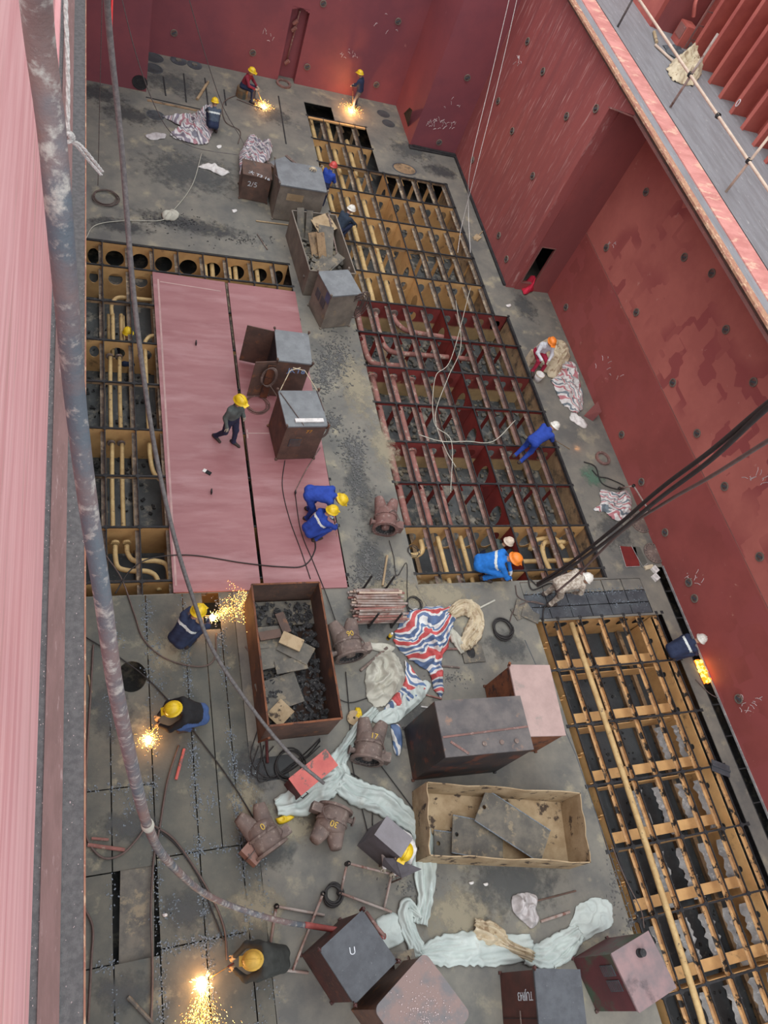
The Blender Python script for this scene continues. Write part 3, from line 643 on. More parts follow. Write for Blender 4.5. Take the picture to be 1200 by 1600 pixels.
for x in (3.5, 3.72, 4.25, 4.45, 5.15): pipe(B3, [(x, 19.4, -.45), (x, 19, -.5), (x, 18.4, -.6)], .075, pipe_och)
# long ochre pipe in the lower right opening, with an elbow at its near end
pipe(B4, [(12.18, 6.4, -.03), (12.15, 3, .03), (12.1, 0, .03), (12.05, -2.3, .02), (12.05, -3.0, -.05), (12.25, -3.3, -.1), (12.8, -3.3, -.1)], .075, pipe_och)
# grey residue sheets peeling between the near stiffeners
def sheet(Bf, xa, xb, ya, yb, z, mat=residue):
    b = MB(); n = 14
    for i in range(n+1):
        y = ya+(yb-ya)*i/n; j1, j2 = R.uniform(-.05, .05), R.uniform(-.08, .08)
        b.v += [(xa+j1, y, z+R.uniform(0, .08)), ((xa+xb)/2, y, z+R.uniform(.05, .16)), (xb+j2, y, z+R.uniform(-.04, .05))]
    for i in range(n):
        for j in range(2): b.f.append((i*3+j, i*3+j+1, i*3+j+4, i*3+j+3)); b.mi.append(0)
    Bf(b, 'residue_sheet', mat, smooth=True)
for k in range(1, 7):
    y1_, y0_ = 5.0-1.44*k, 3.75-1.44*k
    for x in (12.55, 13.28, 14.0, 14.55, 11.85):
        if x == 11.85 and k != 4: continue
        if R.random() < .78: sheet(B4, x+.08, x+R.uniform(.28, .5), y1_-.05, y0_+R.uniform(0, .2), -.62, residue)
# debris on the tank bottom
def heap(name, parentB, regions, n, s0, s1, mat, z=DB, flat=.4):
    b = MB()
    for _ in range(n):
        x0, x1, y0, y1 = R.choice(regions); x, y = R.uniform(x0, x1), R.uniform(y0, y1); s_ = R.uniform(s0, s1)
        M = Matrix.Translation((x, y, z+s_*flat*.5)) @ Matrix.Rotation(R.uniform(0, 6.3), 4, 'Z') @ Matrix.Rotation(R.uniform(-.4, .4), 4, 'X')
        b.box(-s_/2, s_/2, -s_*.35, s_*.35, -s_*flat*.5, s_*flat*.5, M)
    return parentB(b, name, mat, kind='stuff')
heap('loose_debris', B2, [(8, 13.8, 10, 18)], 900, .05, .16, scrap)
heap('loose_debris', B1, [(8, 13.2, 18.1, 25)], 500, .05, .16, scrap)
heap('loose_debris', B3, [(0, 6, 9.5, 17)], 500, .04, .12, coal)
heap('loose_debris', B4, [(11.4, 15, -5, 6.4)], 400, .03, .09, coal)

# pink plates laid over the left opening
def bigplate(name, label, pts, pat):
    c = sum((Vector(p) for p in pts), Vector((0, 0, 0)))/4; b = MB()
    v = [Vector((p[0]-c.x, p[1]-c.y, .04)) for p in pts]+[Vector((p[0]-c.x, p[1]-c.y, 0.0)) for p in pts]
    b.add(v, [(0, 1, 2, 3), (7, 6, 5, 4)]+[(i, i+4, (i+1) % 4+4, (i+1) % 4) for i in range(4)])
    return b.build(name, pat, loc=(c.x, c.y, .002), label=label, cat='steel plate')
q = lambda x, y: at(x, y, .03)
pl1 = bigplate('steel_plate', 'wide pink primed steel plate laid left of the black gap', [q(271, 926), q(408, 922), q(351, 441), q(238, 425)], pinkplate)
pl2 = bigplate('steel_plate', 'pink primed steel plate right of the black gap, holding two steel cabinets', [q(413, 922), q(543, 918), q(461, 456), q(356, 442)], pinkplate)
b = MB(); o_ = Vector(pl2.location)
b.bar(at(386, 677, .045)-o_, at(421, 677, .045)-o_, .035, .006); b.bar(at(386, 671, .045)-o_, at(387, 685, .045)-o_, .04, .006); b.build('weld_scuff', paleline, pl2)
b = MB(); o1 = Vector(pl1.location)
b.bar(at(247, 436, .045)-o1, at(275, 915, .045)-o1, .05, .005); b.bar(at(250, 440, .045)-o1, at(345, 455, .045)-o1, .04, .005); b.build('weld_scuff', paleline, pl1)
for px, py in ((306, 538), (330, 770)):
    b = MB(); b.bar((0, 0, 0), (0, 0, .12), .1, .03); b.build('lifting_lug', black, pl1, loc=at(px, py, .04)-o1)
for px, py in ((461, 771),):
    b = MB(); b.bar((0, 0, 0), (0, 0, .1), .08, .03); b.build('lifting_lug', black, pl2, loc=at(px, py, .04)-o_)

def stain(px, py, rx_, ry_, mat, rz=0, z=.003):
    c = at(px, py, 0); b = MB(); b.uv = []; n = 8
    for j in range(-n, n+1):
        for i in range(-n, n+1): b.v.append((i/n*rx_, j/n*ry_, 0)); b.uv.append((i/n, j/n))
    w_ = 2*n+1
    for j in range(2*n):
        for i in range(2*n): b.f.append((j*w_+i, j*w_+i+1, (j+1)*w_+i+1, (j+1)*w_+i)); b.mi.append(0)
    b.build('deck_stain', mat, floor, loc=(c.x, c.y, z+R.uniform(0, .003)), rz=rz)
for a_ in [(200, 178, 1.3, .8, soot), (150, 145, 1.2, .8, soot), (300, 352, 2.6, .55, soot, -.1), (185, 352, 1.3, .45, soot), (690, 268, 1.1, .6, soot), (640, 235, 1.2, .9, greyst), (270, 130, 1.6, 1.0, greyst), (560, 760, .5, 1.6, greyst), (580, 880, .6, 1.2, greyst), (395, 1205, .5, .9, soot), (420, 1330, .7, .5, greyst), (385, 1260, .5, .9, tanstain), (620, 925, 1.2, .6, tanstain), (690, 880+50, 1.3, .6, tanstain), (460, 1290, .7, .5, tanstain), (400, 1420, .8, .6, tanstain), (720, 1430, 1.2, .8, tanstain), (800, 1380, 1.5, .9, greyst), (925, 745, .5, .6, greenst), (555, 600, .7, 1.8, tanstain), (600, 700, .5, 1.4, tanstain), (480, 1100, .4, .9, tanstain), (300, 270, 2.2, 1.4, greyst), (790, 1010, .8, .6, greyst), (170, 1110, .5, .9, greyst), (260, 1020, .6, .7, tanstain), (200, 1290, .7, .4, greyst), (290, 1420, .6, .5, greyst), (190, 1550, .7, .4, greyst), (650, 1130, 1.2, .8, greyst), (430, 180, .9, .8, greyst), (960, 830, .8, 1.0, greyst), (820, 480, .6, 1.0, greyst), (570, 975, .7, .5, greyst)]: stain(*a_)
b = MB(); b.bar(at(230, 157)+Vector((0, 0, .01)), at(345, 181)+Vector((0, 0, .01)), .10, .02); b.build('cut_edge_strip', ochre_dk, floor)

# =====================================================================
# STEEL CABINETS, BINS
# =====================================================================
def place(o, c, rz, z=0): o.location = (c[0], c[1], z); o.rotation_euler = (0, 0, math.radians(rz))
def cabinet(label, c, w_, d_, rz, h, body, top, lugs=4, name='steel_cabinet', cat='steel cabinet', overhang=.02, z=0):
    t = thing(name, label, cat, (c[0], c[1], z), math.radians(rz))
    b = MB(); x, y = w_/2, d_/2; th = .012
    b.box(-x, x, -y, -y+th, .03, h-.012); b.box(-x, x, y-th, y, .03, h-.012); b.box(-x, -x+th, -y+th, y-th, .03, h-.012); b.box(x-th, x, -y+th, y-th, .03, h-.012); b.box(-x, x, -y, y, .02, .035)
    for sx_ in (-1, 1):
        for sy_ in (-1, 1): b.box(sx_*x-.03, sx_*x+.03, sy_*y-.03, sy_*y+.03, 0, .05)
    b.build('body', body, t)
    b = MB(); b.box(-x-overhang, x+overhang, -y-overhang, y+overhang, h-.012, h+.006)
    b.bar((-x, -y-overhang, h-.02), (x, -y-overhang, h-.02), .012, .04); b.bar((-x-overhang, -y, h-.02), (-x-overhang, y, h-.02), .012, .04)
    b.build('top_plate', top, t)
    k = 0
    for sx_ in (-1, 1):
        for sy_ in (1, -1):
            if k < lugs:
                b = MB(); b.bar((sx_*x, sy_*y, h-.1), (sx_*(x+.03), sy_*(y+.03), h+.07), .09, .014, up=(1, 0, 0)); b.tube([(sx_*(x+.03), sy_*(y+.03)-.02, h+.05), (sx_*(x+.03), sy_*(y+.03)+.02, h+.05)], .035, 10); b.build('lifting_lug', body, t)
            k += 1
    return t
def panelpart(t, name, mat, M, w_, h_, th=.012):
    b = MB(); b.box(-w_/2, w_/2, -h_/2, h_/2, 0, th, M); return b.build(name, mat, t)
def side(w_, d_, s, u, z):   # frames on cabinet faces, local coordinates
    if s == 'front': return frame((u, -d_/2-.004, z), (1, 0, 0), (0, 0, 1))
    if s == 'left': return frame((-w_/2-.004, u, z), (0, -1, 0), (0, 0, 1))
white_chalk = plain('white_chalk_mark', (.62, .66, .70), .9); orange_mark = plain('orange_paint_mark', (.62, .30, .05), .8); yellow_mark = plain('yellow_paint_mark', (.62, .42, .08), .8); blue_mark = plain('blue_paint_mark', (.25, .42, .75), .8)

c1 = cabinet('largest grey-topped cabinet by the far opening, striped sheet behind it', (6.59, 22.05), 1.55, 1.25, 0, 1.36, steel_br, steel)
panelpart(c1, 'dark_door_panel', steel_dk, side(1.55, 1.25, 'front', .25, .42), .62, .3)
panelpart(c1, 'rusty_patch', tan, side(1.55, 1.25, 'front', -.2, .95), .55, .25, .004)
b = MB(); b.tube(spline([(-.9, -.2, 1.38), (-.78, -.62, 1.40), (-.79, -.64, .9), (-.8, -.63, .3)]), .012, 5); b.build('sling_wire', brcable, c1)
# open plate lid behind c1
t = thing('cabinet_lid', 'grey sheet lid with rolled rim propped behind the largest cabinet', 'metal lid', (6.5, 23.2, 0), math.radians(-52))
b = MB(); b.box(-.62, .62, -.48, .48, .72, .74); b.build('panel', steel, t)
b = MB()
for s_ in (-.48, .42): b.tube([(-.62, s_, .76), (.62, s_, .76)], .03, 8); b.tube([(-.62, s_+.06, .76), (.62, s_+.06, .76)], .025, 8)
b.build('rim', casting, t)
b = MB(); b.box(-.6, .6, -.46, .3, 0, .70); b.build('box_below', ochre_dk, t)
t = thing('rope_tassel', 'frayed pale rope end lying on the largest cabinet', 'rope', (7.05, 22.45, 1.38))
b = MB()
for k in range(9):
    a = k*.7; b.tube([(0, 0, .05), (.07*math.cos(a), .07*math.sin(a), .07), (.13*math.cos(a), .11*math.sin(a), .01)], .015, 5)
b.build('strands', cream, t)
c1b = cabinet('low brown rusty cabinet left of the largest one, chalk number on it', (5.28, 22.62), .92, .78, -4, .95, rust, rust, lugs=0)
ntext('2/5', .26, white_chalk, c1b, frame((-.12, -.395, .62), (1, 0, 0), (0, 0, 1)), 'chalk_number')
ntext('大 T3 16', .2, white_chalk, c1b, frame((.05, -.35, .965), (1, -.3, 0), (.3, 1, 0)), 'chalk_lettering')

# open skip with scrap beside the big opening
t = thing('scrap_skip', 'open plate skip full of cut plates beside the far grid', 'scrap bin', (7.02, 19.35, 0), math.radians(4))
def openbin(t, w_, d_, h, mat, rimm=None, th=.02, wob=0.0, flo=None):
    x, y = w_/2, d_/2
    for (a, c_) in (((-x, -y), (x, -y)), ((x, -y), (x, y)), ((x, y), (-x, y)), ((-x, y), (-x, -y))):
        b = MB(); n = 8
        for i in range(n):
            p0 = (a[0]+(c_[0]-a[0])*i/n, a[1]+(c_[1]-a[1])*i/n); p1 = (a[0]+(c_[0]-a[0])*(i+1)/n, a[1]+(c_[1]-a[1])*(i+1)/n)
            o1 = wob*math.sin(i*1.9+a[0]*3) if 0 < i else 0; o2 = wob*math.sin((i+1)*1.9+a[0]*3) if i+1 < n else 0
            nx, ny = (p1[1]-p0[1]), -(p1[0]-p0[0]); l = math.hypot(nx, ny); nx /= l; ny /= l
            A = [(p0[0], p0[1], 0), (p1[0], p1[1], 0), (p1[0]+nx*o2, p1[1]+ny*o2, h), (p0[0]+nx*o1, p0[1]+ny*o1, h)]
            Bq = [(q_[0]-nx*th, q_[1]-ny*th, q_[2]) for q_ in A]
            b.add(A+Bq, [(0, 1, 2, 3), (5, 4, 7, 6), (3, 2, 6, 7), (0, 4, 5, 1)])
        b.build('side_wall', mat, t)
        b = MB(); b.bar((a[0], a[1], h), (c_[0], c_[1], h), .04, .03); b.build('top_rim', rimm or mat, t) if wob == 0 else None
    b = MB(); b.box(-x, x, -y, y, .01, .03); b.build('bin_floor', flo or mat, t)
openbin(t, 1.5, 2.75, 1.0, steel_br)
for i, (x, y, zz, w_, l_, ax, az, mm) in enumerate([(-.5, .9, .75, .25, 1.2, 1.0, 10, scrap), (-.25, .8, .7, .22, 1.3, 1.1, 4, scrap), (.25, .95, .95, .8, .6, .35, 30, tan), (.2, .2, .7, .5, 1.3, .5, -8, scrap), (-.2, .1, .75, .35, .8, .8, 18, ochre_dk), (0, .05, .8, .3, .8, .9, 18, ochre_dk), (-.2, -.7, .55, .3, 1.0, .25, -40, scrap), (.0, -.75, .62, .28, 1.0, .2, -48, scrap), (.25, -.6, .66, .3, .9, .3, -52, scrap), (.5, .55, .85, .04, 1.6, .25, 2, casting)]):
    b = MB(); M = Matrix.Translation((x, y, zz)) @ Matrix.Rotation(math.radians(az), 4, 'Z') @ Matrix.Rotation(ax, 4, 'X'); b.box(-w_/2, w_/2, -l_/2, l_/2, -.012, .012, M)
    tag(b.build('cut_plate', mm), None); o = bpy.data.objects['cut_plate'] if False else C.objects[-1]; o.parent = t
def fill(t, nm, n, x, y, z, s0, s1, mat, dz=.15):
    b = MB()
    for _ in range(n):
        s_ = R.uniform(s0, s1); M = Matrix.Translation((R.uniform(-x, x), R.uniform(-y, y), z+R.uniform(0, dz))) @ Matrix.Rotation(R.uniform(0, 6), 4, 'Z') @ Matrix.Rotation(R.uniform(-.7, .7), 4, 'X')
        b.box(-s_/2, s_/2, -s_*.3, s_*.3, -.01, .01, M)
    return b.build(nm, mat, t, kind='stuff')
fill(t, 'scrap_pieces', 260, .68, 1.25, .28, .1, .3, scrap, .28)

c3 = cabinet('grey-topped cabinet with coiled cables hung on its right corner', (7.09, 17.12), 1.0, 1.0, 14, 1.36, steel_br, steel)
for k in range(2): panelpart(c3, 'door_panel', steel_dk, side(1.0, 1.0, 'left', -.18+.36*k, .8), .26, .3)
panelpart(c3, 'blue_patch', plain('faded_blue_paint', (.10, .12, .22)), side(1.0, 1.0, 'left', -.35, 1.15), .25, .35, .004)
t = thing('cable_coil', 'big bundle of cables draped over the corner of a cabinet', 'cable coil', (7.62, 16.9, 0))
for k in range(9):
    b = MB(); rr = .16+.022*k; o_ = R.uniform(-.05, .05)
    b.tube([(o_+rr*.75*math.cos(a)+.02*k, -.12-.10*math.sin(a), .88+rr*1.9*math.sin(a)) for a in np.linspace(0, 2*math.pi, 22)], .014, 5); b.build('cable_loop', brcable, t)

c4 = cabinet('cabinet with two doors swung open, standing farther back on the pink plate', (5.22, 14.2), .9, 1.08, -3, 1.45, rust, steel, z=.052)
for (mm, px0, py0, dx, dy, w2) in ((rust, -.45, .54, -.75, .1, .6), (rust, -.45, -.54, -.6, -.12, .6)):
    b = MB(); b.bar((px0, py0, .72), (px0+dx, py0+dy, .72), .02, 1.36); b.build('door', mm, c4)
b = MB(); b.box(-.46, -.455, -.5, .5, .05, 1.4); b.build('interior_shade_sheet', black, c4)  # black sheet over the closed side paints the open cabinet's inner shade
ntext('JKT8', .24, blue_mark, c4, frame((.12, -.548, 1.1), (1, 0, 0), (0, 0, 1)), 'chalk_lettering')
b = MB(); b.box(-.7, -.5, -.68, -.67, .05, 1.35); b.build('orange_rust_stripe', rust_or, c4)
t = thing('cable_coil', 'wire loop hanging on the open front door of the farther cabinet', 'cable coil', (4.55, 13.55, 0))
for k in range(3):
    b = MB(); b.tube([(.19*math.cos(a)+.02*k, -.05, 1.0+(.34+.02*k)*math.sin(a)) for a in np.linspace(0, 2*math.pi, 24)], .014, 5); b.build('cable_loop', casting, t)
b = MB(); b.tube(spline([(.1, -.05, .7), (.35, -.3, .4), (.3, -.7, .05)]), .012, 5); b.build('cable_tail', casting, t)
c5 = cabinet('cabinet marked 77 nearer the middle of the pink plate', (5.18, 12.08), 1.05, 1.12, 4, 1.45, rust, steel, z=.052)
ntext('77', .17, orange_mark, c5, frame((.1, -.566, 1.2), (1, 0, 0), (0, 0, 1)), 'number_marking')
panelpart(c5, 'louvre_panel', steel_dk, side(1.05, 1.12, 'front', -.18, .75), .32, .3)
for k in range(5): panelpart(c5, 'louvre', rust, side(1.05, 1.12, 'front', -.18, .64+.055*k), .28, .02, .02)
b = MB(); b.box(-.3, .45, -.47, -.36, 1.46, 1.50); b.build('paper_strip', whitecloth, c5)
for (a, c_) in (((-.5, .5), (-.1, -.56)), ((.5, .6), (.55, -.1))):
    b = MB(); b.tube([(a[0], a[1], 1.47), ((a[0]+c_[0])/2, (a[1]+c_[1])/2, 1.475), (c_[0], c_[1], 1.46)], .012, 5); b.build('sling_wire', brcable, c5)
b = MB(); b.tube([(-.5, .55, 1.5), (-.2, 1.0, 1.75), (.1, 1.1, 1.75)], .012, 5); b.tube([(.5, .55, 1.5), (.2, 1.0, 1.75), (-.1, 1.1, 1.75)], .012, 5); b.build('sling_wire', cream, c5)
t = thing('cable_coil', 'small cable loop on the right corner of the cabinet marked 77', 'cable coil', (5.76, 11.7, 0))
for k in range(4):
    b = MB(); b.tube([((.10+.015*k)*math.cos(a), .05*math.sin(a), 1.15+(.2+.03*k)*math.sin(a)) for a in np.linspace(0, 2*math.pi, 20)], .013, 5); b.build('cable_loop', brcable, t)

# long rusty bin with scrap
t6 = thing('scrap_bin', 'long rusty open-topped bin filled with black slag and plates', 'scrap bin', (4.19, 5.74, 0))
openbin(t6, 1.55, 3.15, 1.12, rust, rust_or)
b = MB(); b.box(-.70, -.0, -1.5, .3, .1, .3); b.box(-.7, .75, .9, 1.5, .1, .35); b.build('caked_fill', scrap, t6)
fill(t6, 'slag_fill', 700, .7, 1.45, .28, .05, .16, coal, .2)
for (x, y, zz, l_, w_, az, mm) in [(-.35, .55, .55, .8, .5, 5, scrap), (.15, .2, .62, .75, .45, -35, scrap), (-.3, .1, .55, .9, .5, 8, scrap), (.05, .35, .72, .5, .3, -30, tan), (-.3, -.7, .45, .9, .7, 12, scrap), (-.35, -1.15, .5, .45, .4, 40, tan), (.0, -.15, .6, .7, .3, 5, scrap), (-.05, .85, .6, .2, .5, 15, rust), (-.4, .55, .68, .5, .2, 8, rust)]:
    b = MB(); M = Matrix.Translation((x, y, zz)) @ Matrix.Rotation(math.radians(az), 4, 'Z') @ Matrix.Rotation(R.uniform(-.12, .12), 4, 'Y'); b.box(-l_/2, l_/2, -w_/2, w_/2, -.02, .02, M); b.build('scrap_plate', mm, t6)
b = MB(); b.bar((-.78, -1.6, .1), (-.74, -1.75, .9), .05, .04); b.build('corner_post', rust_or, t6)

# pale caked skip
t7 = thing('scrap_skip', 'wide tan caked skip with bent rim holding three cut plates', 'scrap bin', (8.29, 1.68, 0), math.radians(-11))
openbin(t7, 3.65, 1.42, .9, tan, wob=.022, flo=tan)
for (x, y, zz, l_, w_, az, nm) in [(.35, .05, .35, 1.7, .75, -27, 1), (-.45, -.22, .22, 1.2, .75, -6, 1), (-1.15, -.35, .12, .55, .5, -3, 1)]:
    g = Matrix.Translation((x, y, zz)) @ Matrix.Rotation(math.radians(az), 4, 'Z') @ Matrix.Rotation(.05, 4, 'Y')
    b = MB(); b.panel((0, 0, 0), (1, 0, 0), (0, 1, 0), l_, w_, (.1, w_*.5, .045, .045), t=.03, n=16)
    b.v = [tuple(g @ (Vector(p)-Vector((l_/2, w_/2, 0)))) for p in b.v]; b.build('cut_plate', scrap, t7)
    b = MB(); b.bar((-l_/2, w_/2, .03), (l_/2, w_/2, .03), .02, .02); b.bar((-l_/2, -w_/2, .03), (l_/2, -w_/2, .03), .02, .02); b.v = [tuple(g @ Vector(p)) for p in b.v]; b.build('slag_edge', slag, t7)

# big dark box + pink box behind
c8 = cabinet('largest dark steel box, scratched brown-black top, above the tan skip', (7.74, 3.49), 2.03, 1.15, -2, 1.92, mk('black_brown_tank_side', (.05, .035, .032), (.025, .024, .028), (.12, .045, .03), scale=1.5, sc3=2, rough=.45), mk('dark_smeared_top', (.14, .125, .12), (.085, .08, .082), (.24, .15, .11), scale=1.6, sc3=2.2, lo3=.58, hi3=.66, rough=.5), lugs=0, overhang=0)
b = MB(); b.bar((-1.0, -.18, 1.935), (1.0, -.1, 1.935), .04, .01); b.build('rust_band', casting_r, c8)
b = MB(); b.bar((-.85, -.28, 1.935), (-.5, -.55, 1.935), .05, .012); b.build('rust_band', casting_r, c8)
for x in (-.1, .3, .65):
    b = MB(); b.lathe([(0, 1.96), (.05, 1.95), (.05, 1.92)], 12, Matrix.Translation((x, -.38, 0))); b.build('bolt_head', casting, c8)
c9 = cabinet('faded pink-topped steel box tucked behind the largest dark box', (9.5, 4.05), 1.02, 1.6, -5, 1.41, rust_or, pinktop, lugs=2)
b = MB(); M = side(1.02, 1.6, 'left', .2, .55); b.box(-.12, .12, -.15, .15, 0, .012, M); b.build('dark_hatch', black, c9)

# faded red box lying on the sheet
t = thing('red_box', 'faded red flat-topped box lying on the pale sheet by the cable end', 'metal box', (4.37, 3.3, 0), math.radians(30))
b = MB(); b.box(-.49, .49, -.2, .2, 0, .5); b.build('body', darkred, t)
b = MB(); b.box(-.5, .5, -.21, .21, .5, .53); b.build('top_plate', redbox, t)
b = MB(); b.tube([(-.45, -.22, .3), (-.45, -.26, .35), (-.3, -.26, .35), (-.3, -.22, .3)], .012, 6); b.build('handle', black, t)
# grey box + low flap in front of the white-hooded worker
t = thing('steel_box', 'small plain grey box hiding the worker in a white hood', 'metal box', (5.57, 1.75, 0), math.radians(-47))
b = MB(); b.box(-.32, .32, -.21, .21, 0, 1.2); b.build('body', mk('violet_grey_steel', (.13, .12, .135), (.10, .09, .10), rough=.5), t)
b = MB(); b.box(-.33, .33, -.22, .22, 1.2, 1.22); b.build('top_plate', mk('violet_grey_top', (.20, .19, .205), (.17, .16, .17), rough=.5), t)
t = thing('steel_flap', 'grey hinged plate tilted in front of the small grey box', 'metal plate', (6.0, 1.05, 0), math.radians(0))
b = MB(); v = [at(600, 1340, .9), at(618, 1341, 1.0), at(659, 1358, .85), at(628, 1372, .6), at(597, 1352, .5)]; v = [p-Vector((6.0, 1.05, 0)) for p in v]; b.add(v+[p-Vector((0, 0, .02)) for p in v], [(0, 1, 2, 3, 4), (9, 8, 7, 6, 5)]+[(i, i+5, (i+1) % 5+5, (i+1) % 5) for i in range(5)]); b.build('plate', MAT['violet_grey_steel'], t)
b = MB(); b.bar(v[1], (v[1].x, v[1].y, 0), .03, .03); b.bar(v[3], (v[3].x, v[3].y, 0), .03, .03); b.build('prop', casting, t)

# tilted cabinet with chalk C, bottom centre
c12 = cabinet('dark speckled cabinet with a chalk letter on its top, at the bottom centre', (4.42, -.07), .95, .97, 28, 1.5, mk('dark_maroon_cabinet', (.07, .022, .02), (.04, .018, .018), (.13, .05, .03), scale=2, rough=.45), steel_dk)
ntext('U', .17, white_chalk, c12, frame((-.05, .12, 1.51), (.9, -.5, 0), (.5, .9, 0)), 'chalk_letter')
b = MB(); b.box(.1, .46, -.495, -.49, .1, 1.3); b.build('dark_door_panel', black, c12)
# rounded speckled hood in front
P = [at(663, 1487, 1.62), at(583, 1577, 1.62)]; ax_ = (P[0]-P[1]); L_ = ax_.length; ang = math.atan2(ax_.y, ax_.x)
c_ = (P[0]+P[1])/2+Vector((math.sin(ang), -math.cos(ang), 0))*.62
t = thing('steel_hood', 'rounded mauve hood dusted with grey grit at the bottom edge', 'metal hood', (c_.x, c_.y, 0), ang)
b = MB(); prof = []; w2, d2, r2 = L_/2, .62, .12
for (cx_, cy_, a0) in ((w2-r2, d2-r2, 0), (-w2+r2, d2-r2, 90), (-w2+r2, -d2+r2, 180), (w2-r2, -d2+r2, 270)):
    for k in range(6): a = math.radians(a0+18*k); prof.append((cx_+r2*math.cos(a), cy_+r2*math.sin(a)))
n = len(prof); b.add([(x, y, 1.6) for x, y in prof]+[(x, y, 1.64) for x, y in prof], [tuple(range(n, 2*n)), tuple(range(n))[::-1]]+[(i, (i+1) % n, n+(i+1) % n, n+i) for i in range(n)]); b.build('top_plate', specktop, t)
b = MB(); b.box(-w2+.06, w2-.06, -d2+.06, d2-.06, 0, 1.6); b.build('body', rust, t)
b = MB()
for _ in range(160): x, y, s_ = R.gauss(0, .22), R.gauss(0, .25), R.uniform(.006, .016); b.box(x, x+s_, y, y+s_, 1.64, 1.64+s_)
b.build('grit', chalk, t, kind='stuff')
# brown two-door cabinet with chalk writing and the green-maroon box
c14 = cabinet('brown two-door cabinet with chalk writing on its side, bottom right of centre', (8.0, -1.75), .92, 1.5, -12, 1.5, mk('chestnut_steel', (.095, .032, .026), (.065, .026, .022), rough=.5), steel_dk, lugs=1)
ntext('TUJR', .2, white_chalk, c14, frame((-.468, .35, 1.12), (0, -1, 0), (0, 0, 1)) @ Matrix.Rotation(math.radians(-90), 4, 'Z'), 'chalk_lettering')
ntext('43', .2, white_chalk, c14, frame((-.468, .35, .82), (0, -1, 0), (0, 0, 1)) @ Matrix.Rotation(math.radians(-90), 4, 'Z'), 'chalk_lettering')
b = MB(); b.box(-.475, -.465, -.005, .005, .05, 1.45); b.build('door_gap', black, c14)
b = MB(); b.bar((-.48, -.12, .8), (-.48, .12, .8), .02, .02); b.build('door_handle', casting, c14)
c15 = cabinet('green and maroon box with mauve top and a short black pipe stub', (9.99, -1.38), .97, 1.0, 12, 1.5, mk('maroon_green_steel', (.12, .035, .04), (.085, .03, .035), (.06, .09, .06), scale=.9, sc3=1.0, lo3=.5, hi3=.6, rough=.5), mauve, lugs=0)
b = MB(); b.lathe([(0, .14), (.07, .14), (.07, .10), (.055, .1), (.055, .05), (.08, .05), (.08, 0)], 16, Matrix.Translation((.08, .28, 1.5))); b.build('pipe_stub', black, c15, smooth=False)
for k in range(2):
    panelpart(c15, 'louvre_panel', steel_dk, side(.97, 1.0, 'left', .22-.27*k, 1.1), .2, .42)
    for i in range(6): panelpart(c15, 'louvre', MAT['maroon_green_steel'], side(.97, 1.0, 'left', .22-.27*k, .94+.065*i), .17, .015, .016)
# rusty small box in a heap beside the hood
t = thing('angle_bracket_plate', 'tan plate with a slot lying between the two bottom-centre boxes', 'metal plate', tuple(at(632, 1500, .5)))
b = MB(); b.panel((-.22, -.15, 0), (1, 0, 0), (0, 1, 0), .44, .3, (.3, .15, .03, .06), t=.02); b.build('plate', scrap, t)
b = MB(); b.box(-.2, .2, -.13, .13, -.5, -.01); b.build('block', rust, t)
# =====================================================================
# DUCT CASTINGS (twin-horned drums)
# =====================================================================
def casting_thing(label, headpx, tailpx, mat, num=None, r=.33, up=0.0):
    """headpx: centre of the open mouth; tailpx: between the two horns"""
    zc = r
    a = at(*headpx, zc); b0 = at(*tailpx, zc); d = (b0-a); L = d.length; rz = math.atan2(d.y, d.x)
    t = thing('twin_outlet_duct', label, 'duct casting', (a.x, a.y, 0), rz)
    Mx = Matrix.Translation((0, 0, zc)) @ Matrix.Rotation(math.pi/2, 4, 'Y')   # lathe axis -> +X
    Ld = L*.64
    b = MB(); b.lathe([(r*.80, .03), (r*.88, -.01), (r*.90, .02), (r*.9, Ld*.5), (r*.88, Ld), (r*.6, Ld+.06), (0, Ld+.08)], 28, Mx); b.build('drum', mat, t, smooth=True)
    b = MB(); b.lathe([(r*.82, 0), (r*1.08, 0), (r*1.08, .05), (r*.85, .05)], 28, Mx); b.build('mouth_flange', mat, t)
    b = MB(); b.lathe([(0, .12), (r*.8, .12), (r*.82, .0)], 28, Mx); b.m = 1; b.lathe([(0, .02), (r*.3, .04), (r*.36, .12)], 16, Mx); b.build('inner_bowl', [coal, mat], t)
    b = MB(); b.lathe([(r*.86, Ld*.62), (r*.98, Ld*.62), (r*.98, Ld*.62+.04), (r*.86, Ld*.62+.04)], 28, Mx); b.build('band', mat, t)
    for s_ in (-1, 1):
        b = MB(); pts = spline([(Ld*.6, s_*r*.30, zc), (Ld+.04, s_*r*.42, zc+.02), (L*.92, s_*r*.58, zc+.04), (L*1.06, s_*r*.70, zc+.06)], 4)
        n = len(pts); b.tube(pts, [r*.60-(r*.27)*(i/(n-1))**1.3 for i in range(n)], 14); b.build('horn', mat, t, smooth=True)
    b = MB(); b.box(Ld*.12, Ld*.5, -r*1.45, -r*.8, zc-.14, zc+.12); b.build('terminal_box', mat, t)
    b = MB(); b.tube([(Ld*.3, r*.8, zc), (Ld*.3, r*1.2, zc)], .06, 10); b.tube([(Ld*.3, r*1.2, zc), (Ld*.3, r*1.28, zc)], .1, 10); b.build('side_port', mat, t)
    b = MB(); b.tube(spline([(Ld*.62, 0, zc+r), (Ld*.8, -.15, zc+r*.9), (Ld*.4, -.3, zc+r*.75), (Ld*.2, -.2, zc+r*.95)]), .014, 5); b.build('loose_wire', brcable, t)
    if num: ntext(num, .17, yellow_mark, t, frame((Ld*.85, 0, zc+r*.93), (0, -1, 0), (1, 0, 0)), 'number_marking')
    return t
